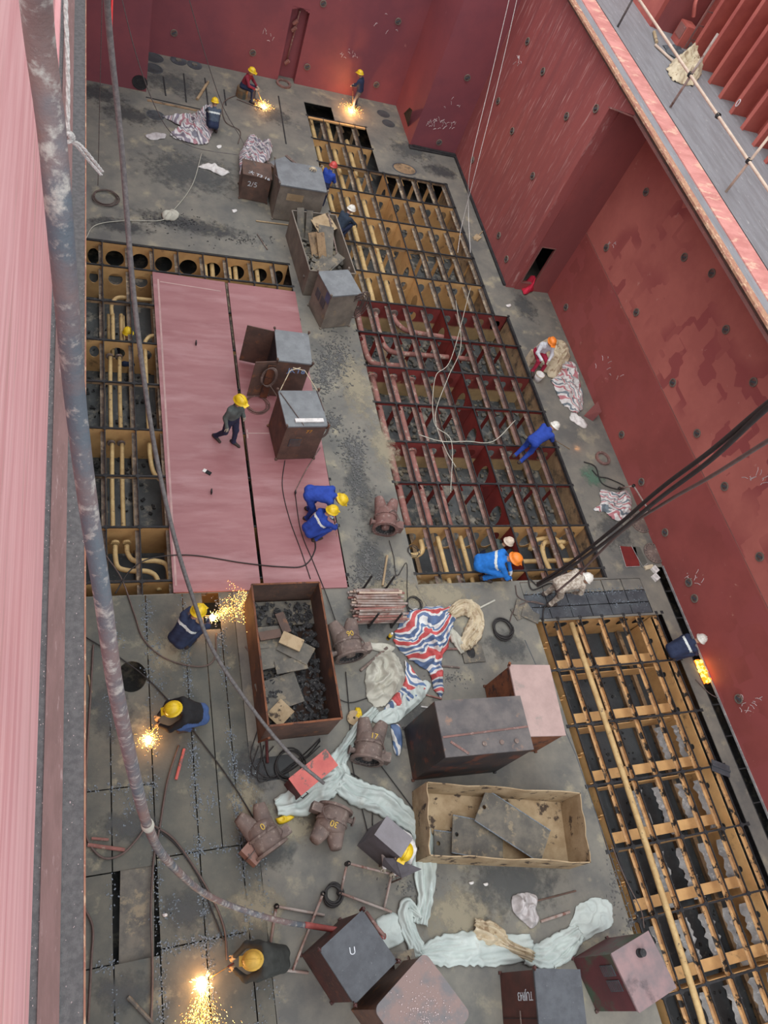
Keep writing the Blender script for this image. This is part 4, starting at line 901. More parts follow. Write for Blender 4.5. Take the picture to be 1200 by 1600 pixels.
casting_thing('reddish twin-outlet duct beside the edge of the big opening', (602, 828), (603, 784), casting_r, r=.32)
casting_thing('brown twin-outlet duct marked 90 leaning against the long rusty bin', (549, 1028), (534, 975), casting, '90', r=.36)
casting_thing('brown twin-outlet duct marked 17 just below the striped sheets', (573, 1190), (582, 1130), casting, '17', r=.34)
casting_thing('brown twin-outlet duct left of the others with a wooden box strapped on', (425, 1330), (390, 1270), casting, '0', r=.34)
casting_thing('brown twin-outlet duct marked 30, its horns pointing at the camera side', (525, 1262), (508, 1318), casting, '30', r=.34)
p = at(392, 1335); t = thing('wooden_box', 'small reddish-brown box leaning on the leftmost duct', 'box', (p.x, p.y, 0), .7)
b = MB(); b.box(-.17, .17, -.2, .2, .1, .42); b.build('box_body', mk('reddish_wood', (.26, .15, .12), (.2, .11, .09)), t)
b = MB(); b.tube([(-.18, 0, .1), (-.18, .0, .44), (.18, 0, .44), (.18, 0, .1)], .014, 5); b.build('strap', brcable, t)
for (px, py, lb) in ((483, 1275, 'black oily puddle under the middle duct'), (430, 1200, 'black oily puddle beside the red box')):
    p = at(px, py); b = MB(); n = 26; v = [(0, 0, .004)]+[((.42+.12*math.sin(3*a)+.06*math.sin(7*a))*math.cos(a), (.34+.1*math.cos(2*a))*math.sin(a), .002) for a in np.linspace(0, 2*math.pi, n, endpoint=False)]
    b.add(v, [(0, i+1, (i+1) % n+1) for i in range(n)]); b.build('oil_puddle', mk('oily_black', (.012, .012, .013), (.02, .02, .02), rough=.25, bump=0), loc=(p.x, p.y, .0), label=lb, cat='puddle')
# stack of rusty tubes on a rack
t = thing('tube_stack', 'stack of rusty pink scaffold tubes lying between four uprights', 'tube stack', tuple(at(588, 950)), math.radians(-2))
for k in range(64):
    ly_ = k % 13; row = k//13
    y = -.42+.068*ly_+R.uniform(-.015, .015); z = .05+.062*row; x0 = -.62+R.uniform(-.1, .12); l_ = R.uniform(1.05, 1.3)
    b = MB(); b.tube([(x0, y, z), (x0+l_, y+R.uniform(-.03, .03), z+R.uniform(-.01, .015))], .027, 7); b.build('tube', [tubered, pipe_red, poletan, tubered][R.randrange(4)] if k % 3 else tubered, t)
for (x, y) in ((-.28, -.5), (.3, -.52), (-.28, .5), (.3, .48)):
    b = MB(); b.bar((x, y, 0), (x+.02, y+.02, .75), .05, .05); b.build('upright', blackcable, t)
b = MB(); b.bar((-.28, -.55, .02), (-.28, .55, .02), .05, .04); b.bar((.3, -.55, .02), (.3, .55, .02), .05, .04); b.build('cradle', blackcable, t)
# blind flanges near the side wall
for (px, py, lb) in ((1021, 865, 'round bolted cover plate lying near the pale blocks'), (1000, 818, 'round bolted cover plate half under the tube frame')):
    p = at(px, py); t = thing('flange_cover', lb, 'cover plate', (p.x, p.y, 0)); b = MB(); b.lathe([(0, .05), (.33, .05), (.34, .04), (.34, 0)], 36); b.build('disc', casting, t)
    b = MB()
    for k in range(20): a = k*math.pi/10; b.lathe([(0, .056), (.018, .056), (.018, .05)], 6, Matrix.Translation((.29*math.cos(a), .29*math.sin(a), 0)))
    b.build('bolt_holes', coal, t)
# steel rings
for (px, py, r, lb, mm) in ((941, 717, .26, 'rusty steel ring lying on deck close to the side wall', casting_r), (443, 132, .3, 'rusty oval ring lying at the foot of the far wall', casting_r)):
    p = at(px, py); b = MB(); b.lathe([(r*.72, 0), (r, 0), (r, .07), (r*.72, .07), (r*.72, 0)], 30); b.build('steel_ring', mm, loc=p, label=lb, cat='ring')

# =====================================================================
# PEOPLE
# =====================================================================
def surfnet(fn, lo, hi, res):
    n = [int(math.ceil((hi[i]-lo[i])/res))+1 for i in range(3)]
    ax = [lo[i]+res*np.arange(n[i]) for i in range(3)]
    X, Y, Z = np.meshgrid(*ax, indexing='ij'); D = fn(X, Y, Z); S = D < 0
    c = np.zeros((n[0]-1, n[1]-1, n[2]-1), int); acc = np.zeros(c.shape+(3,)); cnt = np.zeros(c.shape)
    for a in range(2):
        for b in range(2):
            for d in range(2): c += S[a:a+n[0]-1, b:b+n[1]-1, d:d+n[2]-1]
    act = (c > 0) & (c < 8)
    for axn in range(3):
        for p in range(2):
            for q in range(2):
                o0 = [0, 0, 0]; oth = [k for k in range(3) if k != axn]; o0[oth[0]] = p; o0[oth[1]] = q; o1 = o0[:]; o1[axn] = 1
                A = D[o0[0]:o0[0]+n[0]-1, o0[1]:o0[1]+n[1]-1, o0[2]:o0[2]+n[2]-1]; B = D[o1[0]:o1[0]+n[0]-1, o1[1]:o1[1]+n[1]-1, o1[2]:o1[2]+n[2]-1]
                cr = (A < 0) != (B < 0); t = np.where(cr, A/np.where(cr, A-B, 1), 0)
                for k in range(3): acc[..., k] += np.where(cr, (t if k == axn else o0[k]), 0)
                cnt += cr
    idx = -np.ones(c.shape, int); w = np.argwhere(act); idx[act] = np.arange(len(w))
    V = (w+acc[act]/np.maximum(cnt[act], 1)[:, None])*res+np.array(lo)
    Fq = []
    for axn in range(3):
        u, v = [(1, 2), (2, 0), (0, 1)][axn]
        sl0 = [slice(None)]*3; sl1 = [slice(None)]*3; sl0[axn] = slice(0, n[axn]-1); sl1[axn] = slice(1, n[axn])
        A = S[tuple(sl0)]; B = S[tuple(sl1)]; e = np.argwhere(A != B)
        if not len(e): continue
        ok = (e[:, u] > 0) & (e[:, v] > 0) & (e[:, u] < n[u]-1) & (e[:, v] < n[v]-1); e = e[ok]
        f = A[tuple(e.T)]
        def g(du, dv):
            k = e.copy(); k[:, u] -= du; k[:, v] -= dv; return idx[tuple(k.T)]
        q = np.stack([g(1, 1), g(0, 1), g(0, 0), g(1, 0)], 1); q[~f] = q[~f][:, ::-1]; Fq.append(q)
    return V, np.concatenate(Fq)
POSES = {
 'squat': dict(pel=(-.15, 0, .36), neck=(.16, 0, .84), head=(.29, 0, .97), knee=(.27, .19, .50), ank=(.03, .15, .08), elb=(.38, .24, .56), hand=(.56, .10, .36), down=.55),
 'squatlow': dict(pel=(-.18, 0, .32), neck=(.22, 0, .72), head=(.38, 0, .80), knee=(.25, .22, .46), ank=(.05, .17, .08), elb=(.42, .24, .42), hand=(.58, .08, .22), down=.8),
 'stand': dict(pel=(-.03, 0, .92), neck=(.1, 0, 1.42), head=(.2, 0, 1.57), knee=(.05, .11, .49), ank=(0, .13, .08), elb=(.16, .25, 1.12), hand=(.38, .07, .95), down=.5),
 'bend': dict(pel=(-.28, 0, .88), neck=(.26, 0, 1.02), head=(.44, 0, .92), knee=(-.08, .13, .48), ank=(-.12, .14, .08), elb=(.28, .25, .74), hand=(.34, .12, .48), down=.8),
 'walk': dict(pel=(0, 0, .92), neck=(.04, 0, 1.44), head=(.10, 0, 1.63), knee=(.10, .11, .50), ank=(.12, .11, .08), kneeR=(-.02, -.11, .48), ankR=(-.25, -.12, .10), elb=(0, .26, 1.13), hand=(.12, .27, .88), down=.35),
 'sit': dict(pel=(-.1, 0, .50), neck=(.06, 0, .98), head=(.14, 0, 1.14), knee=(.34, .14, .50), ank=(.38, .15, .08), elb=(.20, .26, .68), hand=(.44, .1, .60), down=.5),
 'lean': dict(pel=(-.22, 0, .80), neck=(.24, 0, 1.12), head=(.40, 0, 1.16), knee=(-.18, .12, .44), ank=(-.38, .12, .08), elb=(.32, .24, .86), hand=(.52, .12, .66), down=.5),
}
def person(label, headpx, target, pose, top, pants, helmet, z0=0.0, scale=1.06, stripe=False, hands=glove, shoes=boot, gear=None, mirror_hand=None):
    P = {k: (np.array(v, float) if not isinstance(v, float) else v) for k, v in POSES[pose].items()}
    dn = P.pop('down'); mir = np.array([1, -1, 1])
    J = dict(P)
    for k in ('knee', 'ank', 'elb', 'hand'):
        J[k+'L'] = P[k]; J[k+'R'] = P.get(k+'R', P[k]*mir); J.pop(k, None)
    ax = J['neck']-J['pel']; ax /= np.linalg.norm(ax)
    for s, nm in ((1, 'L'), (-1, 'R')):
        J['sh'+nm] = J['neck']-ax*.06+np.array([0, .185*s, 0]); J['hip'+nm] = J['pel']+np.array([0, .095*s, -.02])
        a = J['ank'+nm]; J['toe'+nm] = np.array([a[0]+.17, a[1]+.02*s, .045]); J['heel'+nm] = np.array([a[0]-.05, a[1], .05])
    chest = J['neck']-ax*.14; wai = J['pel']+ax*.16
    fw = np.array([math.cos(dn), 0, -math.sin(dn)])   # face direction
    hd = J['head']
    bones = []   # (a,b,ra,rb,material)  0 top 1 pants 2 skin 3 glove 4 boot
    y = np.array([0, 1, 0])
    for s in (-1, 1):
        bones += [(wai+y*.06*s, chest+y*.10*s, .125, .125, 0), (J['pel']+y*.07*s, wai+y*.06*s, .13, .12, 1)]
    bones += [(chest, J['neck'], .10, .07, 0), (J['neck'], hd-fw*.02, .055, .06, 2), (hd-fw*.02, hd+fw*.01, .098, .092, 2), (hd+fw*.045-ax*.03, hd+fw*.06-ax*.06, .06, .045, 2), (hd+fw*.10-ax*.015, hd+fw*.115-ax*.03, .016, .018, 2)]
    for s, nm in ((1, 'L'), (-1, 'R')):
        h, e, sh = J['hand'+nm], J['elb'+nm], J['sh'+nm]; d = (h-e)/np.linalg.norm(h-e)
        bones += [(sh, e, .072, .056, 0), (e, h-d*.05, .056, .042, 0 if nm == 'L' or pose != 'walk' else 0), (h-d*.05, h, .034, .032, 3), (h, h+d*.06, .036, .030, 3),
                  (J['hip'+nm], J['knee'+nm], .105, .075, 1), (J['knee'+nm], J['ank'+nm], .072, .052, 1), (J['ank'+nm], J['heel'+nm], .05, .045, 4), (J['heel'+nm], J['toe'+nm], .048, .042, 4),
                  (hd-fw*.005+y*.09*s, hd-fw*.005+y*.10*s-ax*.02, .02, .02, 2)]
    A = np.array([b[0] for b in bones]); B = np.array([b[1] for b in bones])
    def bd(b, X, Y, Z):
        a, c, ra, rb = b[0], b[1], b[2], b[3]; v = c-a; L2 = max(v@v, 1e-9)
        t = np.clip(((X-a[0])*v[0]+(Y-a[1])*v[1]+(Z-a[2])*v[2])/L2, 0, 1)
        return np.sqrt((X-a[0]-t*v[0])**2+(Y-a[1]-t*v[1])**2+(Z-a[2]-t*v[2])**2)-(ra+(rb-ra)*t)
    def fn(X, Y, Z):
        D = None; k = .035
        for b in bones:
            d = bd(b, X, Y, Z)
            if D is None: D = d
            else:
                h = np.clip(.5+.5*(D-d)/k, 0, 1); D = D*(1-h)+d*h-k*h*(1-h)
        return D+.005*np.sin(X*38+Z*22)*np.sin(Y*33+Z*41)
    V, Q = surfnet(fn, np.minimum(A.min(0), B.min(0))-.18, np.maximum(A.max(0), B.max(0))+.18, .026)
    cen = V[Q].mean(1); best = np.full(len(cen), 9.); mi = np.zeros(len(cen), int)
    for b in bones:
        d = bd(b, cen[:, 0], cen[:, 1], cen[:, 2]); m = d < best; best[m] = d[m]; mi[m] = b[4]
    if stripe:
        tt = ((cen-J['pel'])@ax)/np.linalg.norm(J['neck']-J['pel']); nearT = np.abs(cen[:, 1]) < .24
        for b in bones:
            pass
        mi[(mi == 0) & (tt > .66) & (tt < .76) & nearT] = 5
    b = MB(); b.v = [tuple(v) for v in V*scale]; b.f = [tuple(int(i) for i in q) for q in Q]; b.mi = [int(i) for i in mi]
    # fingers: five separate, curled, thumb leaving the side of the palm
    b.m = 3
    for s, nm in ((1, 'L'), (-1, 'R')):
        h, e = J['hand'+nm], J['elb'+nm]; d = (h-e)/np.linalg.norm(h-e); sd = np.cross(d, [0, 0, 1.]); sd = sd/max(np.linalg.norm(sd), 1e-6); dnv = np.cross(sd, d); dnv = dnv if dnv[2] < 0 else -dnv
        for i, (o, L) in enumerate(((-.027, .055), (-.009, .07), (.009, .066), (.027, .05))):
            r0 = h+d*.055+sd*o; b.tube([tuple(p*scale) for p in (r0, r0+d*L*.55+dnv*.01, r0+d*L*.8+dnv*L*.5)], [.0105*scale, .0095*scale, .008*scale], 6)
        th = h+d*.01+sd*(-.03*s); b.tube([tuple(p*scale) for p in (th, th+sd*(-.03*s)+d*.02+dnv*.01, th+sd*(-.03*s)+d*.055+dnv*.025)], [.012*scale, .011*scale, .009*scale], 6)
    zf = z0
    hp = at(headpx[0], headpx[1], zf+(hd[2]+.05)*scale); tg = at(target[0], target[1], zf)
    rz = math.atan2(tg.y-hp.y, tg.x-hp.x); ca, sa = math.cos(rz), math.sin(rz); hx = hd[0]*scale
    ox, oy = hp.x-ca*hx, hp.y-sa*hx
    t = thing('person', label, 'person', (ox, oy, zf), rz)
    mats = [top, pants, skin, hands, shoes, refl]
    b.build('body', mats, t, smooth=True)
    # helmet
    up = np.array([math.sin(dn)*.9, 0, math.cos(dn)]); up = ax*.55+np.array([0, 0, .6])+fw*.0; up /= np.linalg.norm(up)
    fwd = fw-up*(fw@up); fwd /= np.linalg.norm(fwd); left = np.cross(up, fwd)
    M = Matrix((tuple(fwd), tuple(left), tuple(up))).transposed().to_4x4(); M.translation = Vector(tuple((hd+up*.035)*scale))
    b = MB(); sc_ = scale*1.05
    prof = [(.150, -.012), (.150, -.004), (.128, .004), (.124, .04), (.108, .085), (.075, .118), (.035, .133), (.0, .137)]
    b.lathe([(r*sc_, z*sc_) for r, z in prof], 20, M @ Matrix.Diagonal((1.12, .96, 1, 1)))
    if helmet is not None:
        b.build('helmet', helmet, t, smooth=True)
        b = MB(); b.v = []; b.tube([tuple(M @ Vector((x*sc_, 0, z*sc_))) for x, z in ((.135, .03), (.11, .095), (.06, .13), (0, .143), (-.06, .13), (-.11, .095), (-.135, .03))], .011, 6); b.build('helmet_ridge', helmet, t.children[-1] if t.children else t, smooth=True)
        b = MB(); b.bar(tuple(M @ Vector((.13*sc_, 0, .0))), tuple(M @ Vector((.20*sc_, 0, -.018))), .16, .01); b.build('peak', helmet, t)
    # face: eyes, mouth
    b = MB(); M2 = Matrix((tuple(fw), (0, 1, 0), tuple(np.cross(fw, [0, 1, 0])))).transposed().to_4x4(); M2.translation = Vector(tuple(hd*scale))
    for s in (-1, 1): b.box(.088*scale, .098*scale, s*.033-.013, s*.033+.013, -.004, .008, M2)
    b.box(.085*scale, .093*scale, -.022, .022, -.066, -.058, M2); b.build('eyes_and_mouth', black, t)
    return t, Matrix.Translation((ox, oy, zf)) @ Matrix.Rotation(rz, 4, 'Z'), J, scale, M
blue = plain('royal_blue_overalls', (.025, .065, .36), .85); navy = plain('navy_overalls', (.028, .04, .085), .85); jeans = plain('denim', (.06, .11, .26), .85)
redj = plain('red_jacket', (.26, .03, .05), .85); greys = plain('grey_green_shirt', (.11, .13, .125), .85); dnavy = plain('dark_navy_trousers', (.03, .035, .075), .85)
bblue = plain('bright_blue_overalls', (.02, .18, .60), .8); blk = plain('black_jacket', (.02, .02, .022), .85); charc = plain('charcoal_coat', (.045, .047, .043), .85)
camo = mk('pale_camouflage', (.50, .45, .38), (.30, .25, .2), scale=14, lo=.47, hi=.53, rough=.9); shirtw = plain('white_shirt', (.66, .68, .72), .85); redp = plain('crimson_trousers', (.42, .03, .07), .85)
steelb = plain('slate_blue_jacket', (.075, .10, .14), .85); dgrn = plain('dark_green_jacket', (.075, .09, .08), .85); brboot = plain('reddish_brown_boot', (.22, .09, .07), .8); dteal = plain('dark_blue_black_jacket', (.03, .045, .07), .85)
hel_b = plain('cream_helmet_shell', (.72, .60, .48), .5); beige = plain('tan_gauntlet', (.52, .38, .22), .9); orglove = plain('white_gloves', (.72, .74, .78), .9)

p1_ = person('person in a red jacket and yellow helmet sitting while torch-cutting by the far wall', (394, 110), (414, 168), 'sit', redj, navy, hel_y, hands=glove, scale=.92)
p2_ = person('person in navy overalls standing at the far wall, cutting with sparks at the feet', (563, 114), (520, 150), 'stand', navy, navy, hel_y, scale=.86)
p3_ = person('person in slate-blue jacket with yellow helmet squatting beside the far striped sheet', (336, 158), (322, 112), 'squat', steelb, navy, hel_y, stripe=True, scale=.95)
p4_ = person('person in blue with a red helmet behind the largest grey-topped cabinet', (521, 258), (560, 285), 'stand', blue, dnavy, hel_r, z0=-.1, scale=.95)
p5_ = person('person in dark jacket and white helmet crouching at the scrap skip corner', (549, 326), (580, 345), 'squat', dteal, navy, hel_w, scale=1.0)
p6_ = person('person in a grey shirt with yellow helmet walking on the pink plates', (376, 625), (400, 735), 'walk', greys, dnavy, hel_y, scale=1.1)
p7_ = person('person down in the left opening, only a yellow helmet shows between frames', (200, 519), (190, 450), 'squat', dgrn, navy, hel_y, z0=-1.28)
p8_ = person('person in royal blue bending over at the right edge of the pink plate', (533, 779), (580, 830), 'bend', blue, blue, hel_y, scale=1.1)
p9_ = person('person in royal blue with a white shoulder band squatting at the pink plate edge', (519, 797), (600, 800), 'squat', blue, blue, hel_y, stripe=True, hands=dgrn)
p10_ = person('person in white shirt and crimson trousers, orange helmet, sitting on canvas by the side wall', (863, 533), (846, 610), 'sit', shirtw, redp, hel_o, z0=.05)
p11_ = person('person in blue with white helmet leaning over the edge of the red framing', (867, 665), (910, 668), 'lean', blue, blue, hel_w)
p12_ = person('person in bright blue overalls and orange helmet squatting beside the near edge of the opening', (805, 872), (855, 925), 'squatlow', bblue, bblue, hel_o, stripe=True, scale=1.25, hands=orglove)
p13_ = person('person in dark green with a cream helmet down inside the framing', (795, 846), (850, 850), 'squat', dgrn, navy, hel_b, z0=-1.2)
p14_ = person('person in pale camouflage and white helmet bending beside the black cable ends', (917, 903), (985, 912), 'bend', camo, camo, hel_w, scale=1.15)
p15_ = person('person in dark navy with reflective band and white helmet, squatting by the side wall slot', (1096, 998), (1140, 1000), 'squatlow', navy, navy, hel_w, stripe=True)
p16_ = person('person in navy with yellow helmet squatting beside the sparks below the pink plate', (310, 954), (360, 935), 'squat', navy, navy, hel_y, stripe=True, scale=1.12)
p17_ = person('person in black jacket and jeans, yellow helmet, cutting near the round hole', (271, 1107), (225, 1135), 'squatlow', blk, jeans, hel_y, hands=beige, scale=1.12)
p18_ = person('person in charcoal coat with brown boots, scuffed yellow helmet, at the bottom left', (396, 1500), (340, 1508), 'squatlow', charc, charc, plain('scuffed_yellow_helmet', (.62, .38, .07), .5), hands=beige, shoes=brboot, scale=1.12)
p19_ = person('person with yellow helmet in a white hood hidden behind the small grey box', (634, 1330), (585, 1400), 'squat', whitecloth, greys, hel_y, hands=glove)
b = MB(); b.box(-.02, .10, -.09, .09, 0, .006); bk = Matrix.Translation((.04, 0, .79)) @ Matrix.Rotation(-.15, 4, 'Y'); b.v = [tuple(bk @ Vector(q)) for q in b.v]; b.build('back_print', refl, p12_[0])
# seat under the first worker, face mask on the walking one
p = p1_[1] @ Vector((-.1, 0, 0)); b = MB(); b.lathe([(0, .36), (.2, .36), (.22, .3), (.22, 0)], 16); b.build('metal_drum', mk('rusty_orange_drum', (.2, .12, .06), (.08, .09, .08), rough=.7), loc=(p.x, p.y, 0), label='small rusty drum under the person in a red jacket', cat='drum')
p = p10_[1] @ Vector((-.12, 0, 0)); b = MB(); b.box(-.17, .17, -.2, .2, 0, .42); b.build('tool_crate', cream, loc=(p.x, p.y, 0), label='crate under the canvas that the person in white sits on', cat='crate')
b = MB(); b.box(.06*1.1, .135*1.1, -.05, .05, -.09, -.02)
t6p = p6_[0]; hd6 = POSES['walk']['head']; b.build('face_mask', plain('teal_mask', (.12, .32, .33)), t6p, loc=(hd6[0]*1.1, 0, hd6[2]*1.1))
# yellow cuffs / paper in hands omitted; torches and sparks
def torch(pp, tgt, label, tz=.03):
    Mw, J, s = pp[1], pp[2], pp[3]; h = Mw @ Vector(tuple((J['handL']+J['handR'])/2*s)); e = at(*tgt, tz); d = e-h; e2 = e-d.normalized()*.07
    t = thing('cutting_torch', label, 'torch', tuple(h)); o = h
    b = MB(); b.tube([(0, 0, 0), tuple((e2-o)*.25)], .016, 8); b.build('grip', darkred, t)
    b = MB(); b.tube([tuple((e2-o)*.25), tuple((e2-o)*.92), tuple(e2-o)], [.008, .008, .006], 6); b.build('tube', plain('brass', (.5, .33, .12), .35, .8), t)
white_hot = emat('white_hot', (1, .80, .45), 26); spark_o = emat('orange_spark', (1, .36, .05), 7); spark_y = emat('yellow_spark', (1, .62, .15), 9)
def sparks(label, px, n, spread, core, dirv=None, tz=.04, energy=25, wall=None, up=.35):
    c = at(*px, tz); b = MB(); rr = random.Random(px[0])
    def bead(p, d, r):
        d = Vector(d).normalized(); a = d.orthogonal().normalized()*r; e = d.cross(a)
        L = r*rr.uniform(1.5, 4)
        b.add([p-d*L, p+a, p+e, p-a, p-e, p+d*L], [(0, 2, 1), (0, 3, 2), (0, 4, 3), (0, 1, 4), (5, 1, 2), (5, 2, 3), (5, 3, 4), (5, 4, 1)])
    for i in range(n):
        b.m = 1 if rr.random() < .5 else 2
        if dirv is None:
            a = rr.uniform(0, 6.283); q_ = abs(rr.gauss(0, 1)); d = Vector((math.cos(a)*q_, math.sin(a)*q_, rr.uniform(0, up)*2)); p = d*spread*.45
        else:
            q_ = rr.random()**.8; a = rr.gauss(0, .30); v = Vector(dirv); v = Vector((v.x*math.cos(a)-v.y*math.sin(a), v.x*math.sin(a)+v.y*math.cos(a), 0)); p = v*q_*spread+Vector((0, 0, rr.uniform(0, up)*4*q_*(1-q_)+.02)); d = v+Vector((0, 0, .1))
        bead(p, d, rr.uniform(.0022, .0052))
    b.m = 0; b.lathe([(0, core), (core*.5, core*.85), (core, 0), (core*.5, -core*.85), (0, -core)], 12, Matrix.Diagonal((1, 1.35, .8, 1)))
    for _ in range(26):
        a = rr.uniform(0, 6.28); b.m = 2; l = core*rr.uniform(1.2, 2.4); p = Vector((math.cos(a), math.sin(a), rr.uniform(.0, .5)))*l; bead(p, p, core*.13)
    b.build('welding_sparks', [white_hot, spark_o, spark_y], loc=c, label=label, cat='sparks', kind='stuff')
    ld = bpy.data.lights.new('arc_light', 'POINT'); ld.energy = energy; ld.color = (1, .42, .12); ld.shadow_soft_size = .06
    lo_ = bpy.data.objects.new('arc_light', ld); C.objects.link(lo_); lo_.location = c+Vector((0, 0, .18))
sparks('shower of orange sparks in front of the person in a red jacket', (412, 167), 420, .42, .07, energy=14)
sparks('yellow sparks at the feet of the person at the far wall', (549, 173), 420, .48, .07, energy=60)
sparks('long spray of sparks flying right toward the rusty bin', (332, 965), 700, 1.0, .06, dirv=(.97, .33, 0), energy=16, up=.2)
sparks('orange torch flame and sparks left of the person in jeans', (232, 1156), 260, .3, .06, energy=12)
sparks('large golden spark shower at the bottom left edge', (315, 1538), 1300, 1.0, .09, dirv=(-.08, -1, 0), energy=20, up=.12)
sparks('small sparks in the framing below the person with white helmet', (897, 706), 60, .16, .03, energy=8, tz=-.2)
b = MB()
for i in range(160):
    y = R.uniform(0, 1); p = at(1091+14*y+R.uniform(-5, 5), 1032+34*y, .02); s_ = R.uniform(.012, .035); b.m = 0 if R.random() < .35 else 1; b.box(p.x-s_, p.x+s_, p.y-s_, p.y+s_, -.05, R.uniform(0, .08))
b.build('glowing_slag', [emat('yellow_hot_slag', (1, .55, .08), 5), emat('orange_hot_slag', (1, .17, .01), 3)], label='glowing hot slag lying in the slot by the side wall', cat='slag', kind='stuff')
for pp, tg, lb in ((p1_, (411, 163), 'torch held by the person in a red jacket'), (p2_, (551, 170), 'torch held by the person standing at the far wall'), (p16_, (332, 962), 'torch held by the person in navy below the pink plate'), (p17_, (234, 1150), 'brass torch held by the person in jeans'), (p18_, (322, 1532), 'torch held by the person in the charcoal coat'), (p11_, (897, 706), 'torch held by the person leaning over the red framing'), (p9_, (527, 842), 'torch held by the squatting person with the white shoulder band')):
    torch(pp, tg, lb, -.15 if tg[0] == 897 else .03)

# =====================================================================
# SHEETS AND CLOTH
# =====================================================================
def fbm(x, y, s): return noise.noise(Vector((x*s, y*s, s*3.1)))
def cloth(name, label, cat, outline, mat, h=.25, folds=9, z=0.0, nr=30, nth=130, dirn=0.0, group=None, seed=1, crump=1.0, parent=None):
    pts = [at(x, y, z) for x, y in outline]; c = sum(pts, Vector((0, 0, 0)))/len(pts)
    sp = spline(pts+[pts[0]], 8)[:-1]
    # resample by angle order along the closed outline
    n = nth; per = [sp[int(i*len(sp)/n)].lerp(sp[(int(i*len(sp)/n)+1) % len(sp)], (i*len(sp)/n) % 1) for i in range(n)]; jit = [.10*noise.noise(Vector((p.x*5, p.y*5, seed)))+.05*noise.noise(Vector((p.x*14, p.y*14, seed))) for p in per]
    b = MB(); b.uv = []; ca, sa = math.cos(dirn), math.sin(dirn)
    def put(p, k):
        x, y = p.x-c.x, p.y-c.y; edge = 1-k
        ph = (x*ca+y*sa)
        aa = dirn+.9*fbm(x+seed*4, y-seed, .9); px_, py_ = (x*ca+y*sa), (-x*sa+y*ca); qx_, qy_ = x*math.cos(aa)+y*math.sin(aa), -x*math.sin(aa)+y*math.cos(aa); fs = folds*.28
        wp = .35*fbm(x+seed*2.3, y-seed, 1.6)
        r1 = 1-min(1, abs(noise.noise(Vector((px_*fs+wp*2+seed, py_*fs*.3, seed*1.7))))*2.6)
        r2 = 1-min(1, abs(noise.noise(Vector((x*1.5+seed*5, y*1.5+wp, 3.3))))*3.4)
        r3 = 1-min(1, abs(noise.noise(Vector((x*4.4+seed+wp*2, y*4.4+wp, 9.1))))*3.4)
        base = .5+.5*fbm(x+seed*3, y, 1.3)
        zz = .010+h*min(1, edge*3.0)*(.2*base+.36*r1+.36*r2*crump+.20*r3*crump)+(.02+.05*h)*r3
        w1 = .34*fbm(x, y+seed, 1.5)+.10*fbm(x+9, y, 4); b.v.append((x, y, zz)); b.uv.append((qx_+w1+.05*r1+.04*r2, qy_+w1))
    put(c, 0)
    for i in range(1, nr+1):
        k = i/nr
        for jj, p in enumerate(per): put(c+(p-c)*k*(1+jit[jj]*k**7), k)
    for j in range(n): b.f.append((0, 1+j, 1+(j+1) % n)); b.mi.append(0)
    for i in range(nr-1):
        for j in range(n): a = 1+i*n+j; a2 = 1+i*n+(j+1) % n; b.f.append((a, a+n, a2+n, a2)); b.mi.append(0)
    o = b.build(name, mat, parent, smooth=True, loc=(c.x, c.y, z), label=label, cat=cat, group=group)
    md = o.modifiers.new('thickness', 'SOLIDIFY'); md.thickness = .006
    return o
def band(name, label, cat, pts, widths, mat, z=.02, h=.12, seed=1):
    P = spline([at(x, y, z) for x, y in pts], 14); n = len(P); c = P[n//2]; b = MB(); b.uv = []; m = 22
    for i, p in enumerate(P):
        u = i/(n-1)*(len(widths)-1); k = int(min(u, len(widths)-2)); wd = widths[k]+(widths[k+1]-widths[k])*(u-k)
        d = (P[min(i+1, n-1)]-P[max(i-1, 0)]).normalized(); sd = Vector((-d.y, d.x, 0))
        wd *= 1+.18*fbm(i*.13+seed, 1, 3)
        for j in range(m+1):
            s_ = j/m-.5; q_ = p+sd*s_*wd; q_ = q_-c
            r1 = 1-min(1, abs(noise.noise(Vector((s_*5+seed+fbm(i*.06, seed, 1), i*.05, seed*1.3))))*2.8); r2 = 1-min(1, abs(noise.noise(Vector((q_.x*2.2+seed, q_.y*2.2, 4.4))))*3); zz = .012+h*(.15+.7*r1+.5*r2)*(1-(2*abs(s_))**4*.85)
            b.v.append((q_.x, q_.y, zz)); b.uv.append((s_*wd, i*.1))
    for i in range(n-1):
        for j in range(m): a = i*(m+1)+j; b.f.append((a, a+1, a+m+2, a+m+1)); b.mi.append(0)
    o = b.build(name, mat, None, smooth=True, loc=(c.x, c.y, z), label=label, cat=cat)
    md = o.modifiers.new('thickness', 'SOLIDIFY'); md.thickness = .006
    return o
cloth('striped_sheet', 'red, white and blue striped woven sheet crumpled in the middle of the deck', 'sheet', [(640, 952), (690, 948), (712, 955), (706, 985), (700, 1010), (690, 1030), (692, 1080), (680, 1085), (668, 1050), (645, 1035), (622, 1015), (616, 990)], tarp_rwb, h=.42, folds=6, dirn=1.9, seed=2)
cloth('striped_sheet', 'faded red checked end of the striped sheet below the blue one', 'sheet', [(632, 1030), (655, 1060), (664, 1080), (640, 1098), (612, 1112), (600, 1108), (622, 1080), (636, 1055)], tarp_rwb, h=.22, folds=7, dirn=.5, seed=5)
cloth('striped_sheet', 'narrow striped tail of sheet hanging right of the duct marked 17', 'sheet', [(610, 1132), (624, 1134), (628, 1160), (624, 1182), (616, 1178), (612, 1155)], tarp_rwb, h=.12, folds=10, dirn=.4, seed=6, nr=8, nth=50)
